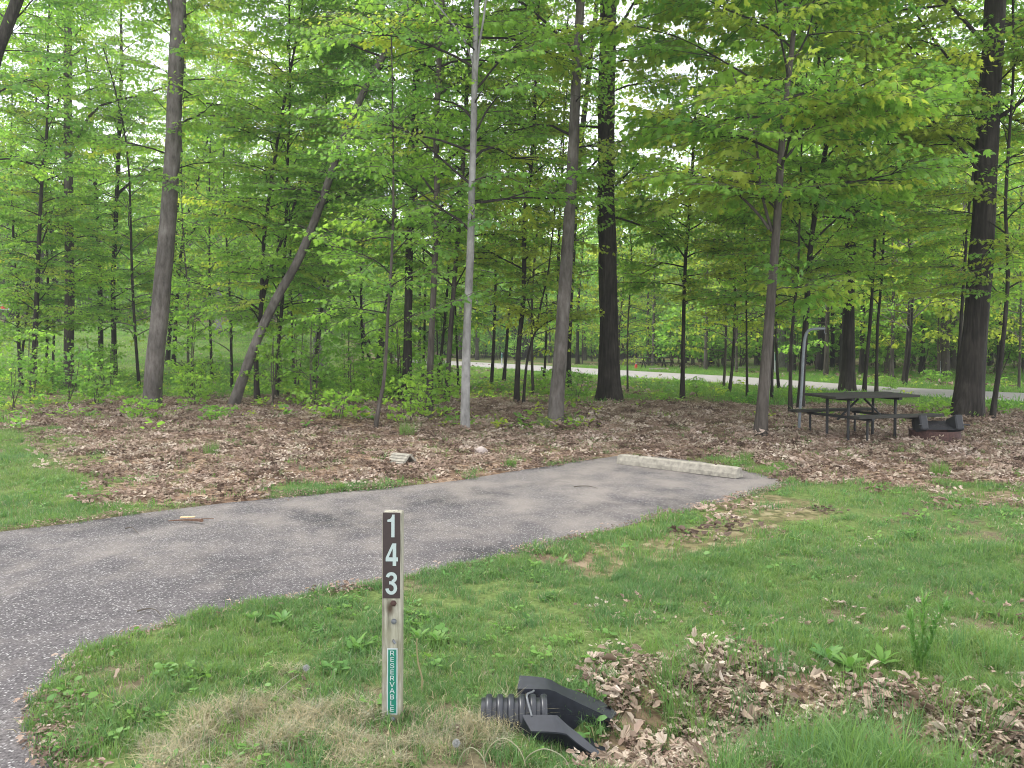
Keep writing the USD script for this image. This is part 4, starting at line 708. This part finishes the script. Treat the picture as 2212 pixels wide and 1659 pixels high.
for sx in (-.32, .32): part("pin", trimesh.creation.cylinder(.014, .014, sections=10, transform=trimesh.transformations.translation_matrix([sx * L, 0, .127])), rust, ws, smooth=40)

lp_ = ground(1726, 934); Yl = lp_[1]; lt = thing("lantern_pipe", "grey steel pipe stuck in the ground, bent over at the top", "pipe post", lp_)
pts = [lp_ - [0, 0, .2], lp_, at(1732, 830, Yl), at(1738, 735, Yl), at(1742, 720, Yl), at(1749, 712.5, Yl), at(1758, 710.5, Yl), at(1782, 710, Yl)]
part("pipe", tube(resample(pts, 60) - lp_, 3.1 * Yl / FOC, 14), steel_grey, lt, smooth=60)
e = at(1781, 711, Yl) - lp_; part("hook", tube([e, e + [0, 0, -.06], e + [.02, 0, -.09], e + [.04, 0, -.07]], .006, 6), steel_grey, lt, smooth=60)

Fp, dl, dw = np.array([5.32, 13.96]), np.array([.953, .303]), np.array([-.303, .953]); TL, TW = 1.72, .86
tc = Fp + dl * TL / 2 + dw * TW / 2; tbz = tz(*tc); pt = thing("picnic_table", "dark weathered picnic table with two benches on the shaded leaf litter", "picnic table", (tc[0], tc[1], tbz), math.degrees(math.atan2(dl[1], dl[0])))
for k in range(4): part("table_plank", box(TL, TW / 4 - .01, .042, (0, -TW / 2 + (k + .5) * TW / 4, .735 + .004 * k), bev=.005), table_wood, pt, smooth=False)
for s in (-1, 1):
    bn = -1
    for k in range(2): part("bench_plank", box(TL, .125, .042, (.10 * (s < 0), s * (TW / 2 + .30) + (k - .5) * .135, .435), bev=.005), table_wood, pt, smooth=False)
tr = lambda p, r=.024: tube(np.array(p, float), r, 10)
for s in (-1, 1):
    x = s * (TL / 2 - .38)
    for y in (-.27, .27): part("leg", tr([(x, y, -.06), (x, y, .71)]), frame_m, pt, smooth=60)
    part("bench_arm", tr([(x, -TW / 2 - .36, .39), (x, TW / 2 + .36, .39)]), frame_m, pt, smooth=60)
    part("top_batten", box(.07, TW - .08, .04, (x, 0, .692)), frame_m, pt, smooth=False)
    for y in (-1, 1):
        yy_ = y * (TW / 2 + .30); part("bench_leg", tr(resample([(x, yy_, .40), (x, yy_, .06), (x + .02, yy_, .02), (x + s * -.12, yy_, .015)], 14), .02), frame_m, pt, smooth=60)
        part("bench_batten", box(.06, .27, .03, (x, yy_, .402)), frame_m, pt, smooth=False)
    part("brace", tr([(s * .06, 0, .68), (x, 0, .33)], .018), frame_m, pt, smooth=60)

fr = ground(2045, 956); fr[1] += .40; fr[2] = tz(fr[0], fr[1]); ft = thing("fire_ring", "rusty steel fire ring with a blackened grate before the massive leaning trunk", "fire ring", fr)
an = np.linspace(0, 2 * np.pi, 41)[:-1]
ring = trimesh.creation.annulus(.385, .395, .22, sections=48); ring.apply_translation([0, 0, .08]); part("ring", ring, rust, ft, smooth=40)
for s in (-1, 1):
    part("grate_bracket", box(.13, .32, .26, (s * .29 - .02, -.13, .29), (-.35, 0, 0), bev=.02), black_iron, ft, smooth=False); part("handle", tr([(s * .33, -.27, .30), (s * .42, -.31, .30)], .012), black_iron, ft, smooth=60)
for k in range(9): part("grate_bar", tr([(-.28, -.28 + k * .05, .225 + .012 * k), (.28, -.28 + k * .05, .225 + .012 * k)], .008), black_iron, ft, smooth=60)

# ---------------------------------------------------------------- small things on the ground
g0 = ground(868, 1003); dk = thing("ridged_block", "small grey ridged roof-shaped block half sunk in the leaf litter beside the drive", "drain block", g0, -35)
for s in (-1, 1):
    part("slab", box(.30, .17, .03, (0, s * .066, .075), (s * -.75, 0, 0), bev=.005), concrete, dk, smooth=False)
    for k in range(3): part("ridge", box(.295, .018, .014, (0, s * (.040 + .037 * k), .122 - .034 * k), (s * -.75, 0, 0), bev=.003), concrete, dk, smooth=False)
def rock(r, sq, seed):
    m = trimesh.creation.icosphere(3, 1.0); v = m.vertices * (1 + .45 * (meshkit.fbm(m.vertices * 1.3 + seed, 3)[:, None] - .5)); m.vertices = v * np.array(sq) * r; return m
g0 = ground(1039, 981); st = part("stone", rock(.082, (1.15, .8, .9), 4).apply_translation(g0 + [0, 0, .035]), stone_m, None, smooth=True); meta(st, "pale pinkish stone lying in the litter in front of the palest trunk", "stone")
g0 = ground(400, 1122); g0[2] = .0; bk_ = thing("broken_branch", "short broken split branch lying on the asphalt drive", "branch", g0)
P = lambda px, py, z=.02: np.append(flat(px, py, z), z) - g0
part("bark_piece", tube(resample([P(364, 1125, .012), P(395, 1123, .02), P(425, 1123, .025), P(436, 1124, .03)], 12), np.linspace(.004, .017, 12), 8, rough=.2), stick_m, bk_, smooth=50)
m = box(.15, .024, .012, bev=.004); m.apply_transform(trimesh.transformations.euler_matrix(.2, -.08, -.25)); m.apply_translation(P(405, 1117, .035)); part("split_piece", m, split_wood, bk_, smooth=False)
part("twig", tube([P(430, 1121, .02), P(445, 1120, .015), P(462, 1120, .012)], .003, 5), stick_m, bk_, smooth=False)
def twig(pts, r, label, mat=None):
    q = np.array([np.append(flat(px, py, .01), .012 + h) for px, py, h in pts]); m = meta(part("twig", tube(resample(q, 14), np.linspace(r, r * .5, 14), 6), mat or TWIG, None, smooth=50), label, "twig")
twig([(271, 1142, 0), (285, 1145, .02), (296, 1150, .0), (299, 1152, 0)], .006, "thin dark curved twig on the drive left of the broken branch")
twig([(296, 1321, 0), (320, 1319, .01), (335, 1323, .015), (346, 1329, 0)], .005, "thin grey twig on the drive near the grass tongue")
twig([(1240, 1052, 0), (1262, 1050, .0), (1290, 1055, .0)], .006, "small brown twig in front of the parking stop on the pad")
def stalk(pts, r, label):
    q = []
    g1 = ground(*pts[0]); Y0 = g1[1]
    for k, (px, py) in enumerate(pts): q.append(at(px, py, Y0 - .02 * k))
    m = meta(part("dry_stalk", tube(resample(q, 20), np.linspace(r, r * .6, 20), 6), GRASS_DRY, None, smooth=50), label, "dry stalk")
stalk([(906, 1500), (912, 1470), (903, 1430), (900, 1395), (901, 1380)], .0045, "pale dry upright stalk right of the number post")
stalk([(905, 1490), (915, 1500), (925, 1530), (945, 1545), (960, 1540)], .004, "pale dry curved stalk lying between the post and the drain pipe")
stalk([(515, 1566), (512, 1530), (522, 1500), (528, 1478)], .004, "pale dry bent stalk in the grass left of the post")
stalk([(605, 1512), (600, 1500), (618, 1478), (645, 1458)], .004, "pale dry slanting stalk near the white seed head")
stalk([(600, 1552), (620, 1545), (645, 1552), (682, 1556)], .0045, "pale dry stalk arching along the ground left of the post foot")
for k, (c0, w_, h_) in enumerate([((1090, 1655), 90, 60), ((1180, 1658), 100, 40), ((1020, 1660), 60, 45)]):
    stalk([(c0[0] - w_ / 2, c0[1]), (c0[0] - w_ * .35, c0[1] - h_ * .7), (c0[0], c0[1] - h_), (c0[0] + w_ * .35, c0[1] - h_ * .6), (c0[0] + w_ / 2, c0[1])], .0028, ["arched dry stalk in front of the drain pipe's front wing", "widest arched dry stalk at the bottom edge below the drain pipe", "small arched dry stalk left of the other arched stalks"][k])
for (px, py, h), lab in (((662, 1475, .07), "white dandelion seed head left of the number post"), ((986, 1655, .07), "white dandelion seed head at the bottom edge right of the post")):
    g1 = ground(px, py); dn = thing("dandelion", lab, "dandelion", g1); part("stalk", tube([(0, 0, -.01), (.004, 0, h * .6), (0, 0, h)], .0015, 5), WEED, dn, smooth=50)
    d = R(3).normal(size=(90, 3)); d /= np.linalg.norm(d, axis=1, keepdims=True); part("seed_head", cat([tube([[0, 0, h], v * .016 + [0, 0, h]], [.0003, .0016], 3) for v in d] + [trimesh.creation.icosphere(2, .006).apply_translation([0, 0, h])]), puff_m, dn, smooth=False)
def rosette(px, py, n, size, label, up=.5):
    g1 = ground(px, py); t = thing("broadleaf_weed", label, "weed", g1, 0); rr = R(int(px)); lv = np.array([(0, -.03, 0), (0, .03, 0), (.35, -.13, .06), (.35, .13, .06), (.35, 0, .03), (.7, -.15, .05), (.7, .15, .05), (.7, 0, .02), (1, 0, -.06)]); lf = np.array([(0, 4, 1), (0, 2, 4), (1, 4, 3), (2, 5, 7), (2, 7, 4), (4, 7, 6), (4, 6, 3), (5, 8, 7), (7, 8, 6)])
    for k in range(n): part("leaf", trimesh.Trimesh((lv * size * .72 * rr.uniform(.7, 1.15)) @ rotm(k * 2.4 + rr.normal(0, .2), -rr.uniform(.1, 1.0) * up - .1, rr.normal(0, .2)).T + [0, 0, .015], lf, process=False), WEED, t, smooth=True)
for px, py, n, sz, lb in [(548, 1352, 8, .13, "left of two light green rosettes by the drive edge"), (612, 1350, 8, .14, "right of two light green rosettes by the drive edge"), (772, 1410, 9, .13, "lush broadleaf weed left of the number post"), (905, 1388, 10, .12, "broadleaf weed just right of the post near the dry upright stalk"), (945, 1398, 9, .12, "broadleaf weed second to the right of the post"),
    (1790, 1440, 9, .16, "tall broadleaf weed left in the row above the ditch"), (1835, 1455, 10, .15, "broadleaf weed in the middle of the row above the ditch"), (1905, 1445, 8, .15, "broadleaf weed right in the row above the ditch"), (1160, 1232, 8, .10, "small weed in the lawn near the drive's lower edge"), (1215, 1222, 8, .10, "small pale weed beside the bare spot near the drive")]: rosette(px, py, n, sz, lb, .9)
g1 = ground(1985, 1452); tw_ = thing("tall_weed", "tall feathery green weed standing in the lawn on the right", "weed", g1); rr = R(31); Yt = g1[1]
for k, pts in enumerate([[(1985, 1452), (1990, 1400), (1996, 1340), (1998, 1300), (2010, 1294)], [(1987, 1452), (2005, 1400), (2022, 1345), (2040, 1312), (2060, 1322)], [(1983, 1452), (1975, 1390), (1968, 1340), (1960, 1325)]]):
    q = resample([at(px, py, Yt) - g1 for px, py in pts], 16); part("stem", tube(q, np.linspace(.004, .0015, 16), 5), WEED, tw_, smooth=50)
    part("foliage", cat([blades(rr, 5, .075, .010, .01, .9).apply_translation(q[i]) for i in range(2, 15)]), WEED, tw_, smooth=False, kind="stuff")
def tuft(px, py, h, n, label):
    g1 = ground(px, py); meta(part("grass_tuft", blades(R(int(px)), n, h, .006, h * .5).apply_translation(g1), GRASS[0], None, smooth=False), label, "grass tuft")
tuft(457, 980, .22, 90, "dark green grass tuft alone on the leaf litter"); tuft(1105, 1008, .14, 120, "green grass tuft at the drive edge right of the stone"); tuft(735, 1060, .10, 90, "green grass tuft at the litter edge by the drive"); tuft(1610, 1000, .18, 120, "green grass tuft behind the right end of the parking stop"); tuft(2030, 1030, .22, 150, "dark grass tuft on the litter below the fire ring"); tuft(880, 940, .3, 120, "long grass tuft beside the ridged block's left"); tuft(1175, 925, .3, 120, "long grass tuft at the foot of the tall grey trunk")

# every leaf that shows singly in the ditch
rl_ = R(12); variants = [curled(.055, b, t, rl_) for b, t in ((.6, .5), (-.4, .7), (.7, -.4), (.2, .9), (-.7, .4), (.4, 1.2), (.9, .5), (-.5, -.7), (.2, .3))]; cntl = 0
while cntl < 230:
    px, py = rl_.uniform(1290, 2212), rl_.uniform(1400, 1655); p = ground(px, py)
    if not inside(DITCH.buffer(.1), p[0], p[1]): continue
    v, f = variants[cntl % 9]; v = (v * rl_.uniform(.7, 1.35)) @ rotm(rl_.uniform(0, 6.28), rl_.normal(0, .34), rl_.normal(0, .34)).T + p + [0, 0, rl_.uniform(.025, .05)]
    meta(part("fallen_leaf", trimesh.Trimesh(v, f, process=False), DEAD_PALE if rl_.uniform() < .78 else DEAD, None, smooth=True), "curled dead brown leaf lying in the leaf-filled ditch", "fallen leaf", "dead leaves in the ditch"); cntl += 1
for px, py, lb in ((655, 1490, "single pale leaf standing in the grass left of the post"), (256, 1466, "white petal-like leaf in the dark grass tongue"), (1515, 1275 + 60, "single pale leaf on the lawn right of the drain pipe"), (985, 1598, "orange-red leaf on the dry weeds below the pipe")):
    p = ground(px, py); v, f = variants[1]; meta(part("fallen_leaf", trimesh.Trimesh(v @ rotm(px, .5, .6).T + p + [0, 0, .05], f, process=False), DEAD_PALE, None, smooth=True), lb, "fallen leaf")

# ---------------------------------------------------------------- far things by the road
def marker(px, py, h, label, c, tp):
    g1 = ground(px, py); t = thing("site_marker", label, "marker post", g1); part("post", box(.09, .09, h, (0, 0, h / 2), bev=.005), c, t, smooth=False); part("plate", box(.075, .01, h * .35, (0, -.052, h * .78)), tp, t, smooth=False)
marker(1084, 790, 1.0, "pale white marker post beyond the road left of the wavy trunk", white_paint, green_paint)
marker(1674, 806, 1.2, "white and green marker post beyond the road left of the pale trunk", white_paint, green_paint)
marker(2029, 815, .8, "pale blue marker post far across the road on the right", white_paint, steel_grey)
g1 = ground(1412, 797); ftb = thing("far_picnic_table", "dark picnic table far beyond the road right of the thickest trunk", "picnic table", g1, 8)
part("table_top", box(2.0, .75, .06, (0, 0, .74), bev=.01), table_wood, ftb, smooth=False)
for s in (-1, 1):
    part("bench", box(2.0, .26, .05, (0, s * .68, .44), bev=.01), table_wood, ftb, smooth=False)
    part("leg_frame", cat([tr([(s * .7, -.5, 0), (s * .7, .0, .72)], .04), tr([(s * .7, .5, 0), (s * .7, .0, .72)], .04), tr([(s * .7, -.7, .4), (s * .7, .7, .4)], .035)]), frame_m, ftb, smooth=60)
g1 = ground(1374, 797); rj = thing("red_jug", "small red container on the ground beside the far picnic table", "container", g1, 0, None, .6); part("body", trimesh.creation.revolve(np.array([(0, 0), (.16, 0), (.17, .1), (.17, .38), (.10, .48), (.06, .50), (.06, .56), (0, .56)]), sections=20), red_paint, rj, smooth=40); part("cap", trimesh.creation.cylinder(.07, .06, sections=14, transform=trimesh.transformations.translation_matrix([0, 0, .59])), white_paint, rj, smooth=40)
for (pa, pb_), lb in ((((1590, 797), (1650, 798)), "pale parking stop beyond the road left of the maple"), (((1400, 800), (1440, 801)), "pale parking stop beyond the road near the far picnic table")):
    A, B = ground(*pa), ground(*pb_); t = thing("parking_stop", lb, "parking stop", (A + B) / 2, 6); part("concrete_bar", box(abs(B[0] - A[0]), .2, .16, (0, 0, .08), bev=.03), concrete, t, smooth=False)
Yr = 52.0; g1 = np.array([at(9, 690, Yr)[0], Yr, 0]); g1[2] = tz(g1[0], Yr); c = at(9, 660, Yr) - g1
rs = thing("red_white_sign", "red and white sign on a post at the far left edge beyond the lawn", "sign", g1); k = Yr / FOC
part("post", box(.10, .10, c[2] + 18 * k, (0, .08, (c[2] + 18 * k) / 2)), BARK["grey"], rs, smooth=False)
ext = lambda pts, th: trimesh.creation.extrude_polygon(Polygon(pts), th, engine="earcut").apply_transform(trimesh.transformations.rotation_matrix(math.pi / 2, [1, 0, 0]))
part("white_board", ext([(-15 * k, -9 * k), (14 * k, -9 * k), (14 * k, 9 * k), (-15 * k, 9 * k)], .04).apply_translation([0, 0, c[2]]), white_paint, rs, smooth=False)
part("red_panel", ext([(-14 * k, 3 * k), (13 * k, 3 * k), (9 * k, -7 * k), (-10 * k, -7 * k)], .02).apply_translation([0, -.042, c[2]]), red_paint, rs, smooth=False)
part("pink_stripe", box(18 * k, .01, 2.2 * k, (0, -.07, c[2] + .2 * k)), white_paint, rs, smooth=False)
part("white_cap", ext([(8 * k, 14 * k), (19 * k, 14 * k), (14 * k, 19 * k)], .03).apply_translation([-14 * k, .0, c[2]]), white_paint, rs, smooth=False)

# ---------------------------------------------------------------- the soft air between the trees
air = usdkit.material(stage, LK + "air", {"v": ("principled_volume", {"color": (.93, .96, .97), "density": .0005, "anisotropy": .2})}, volume="v.volume")
hb = trimesh.creation.box([560, 320, 45]); hb.apply_translation([0, 110, 21.0])
meta(usdkit.mesh(stage, "/World/haze", hb, air).GetPrim(), "faint pale haze in the air between the trees", "haze", None, "stuff")
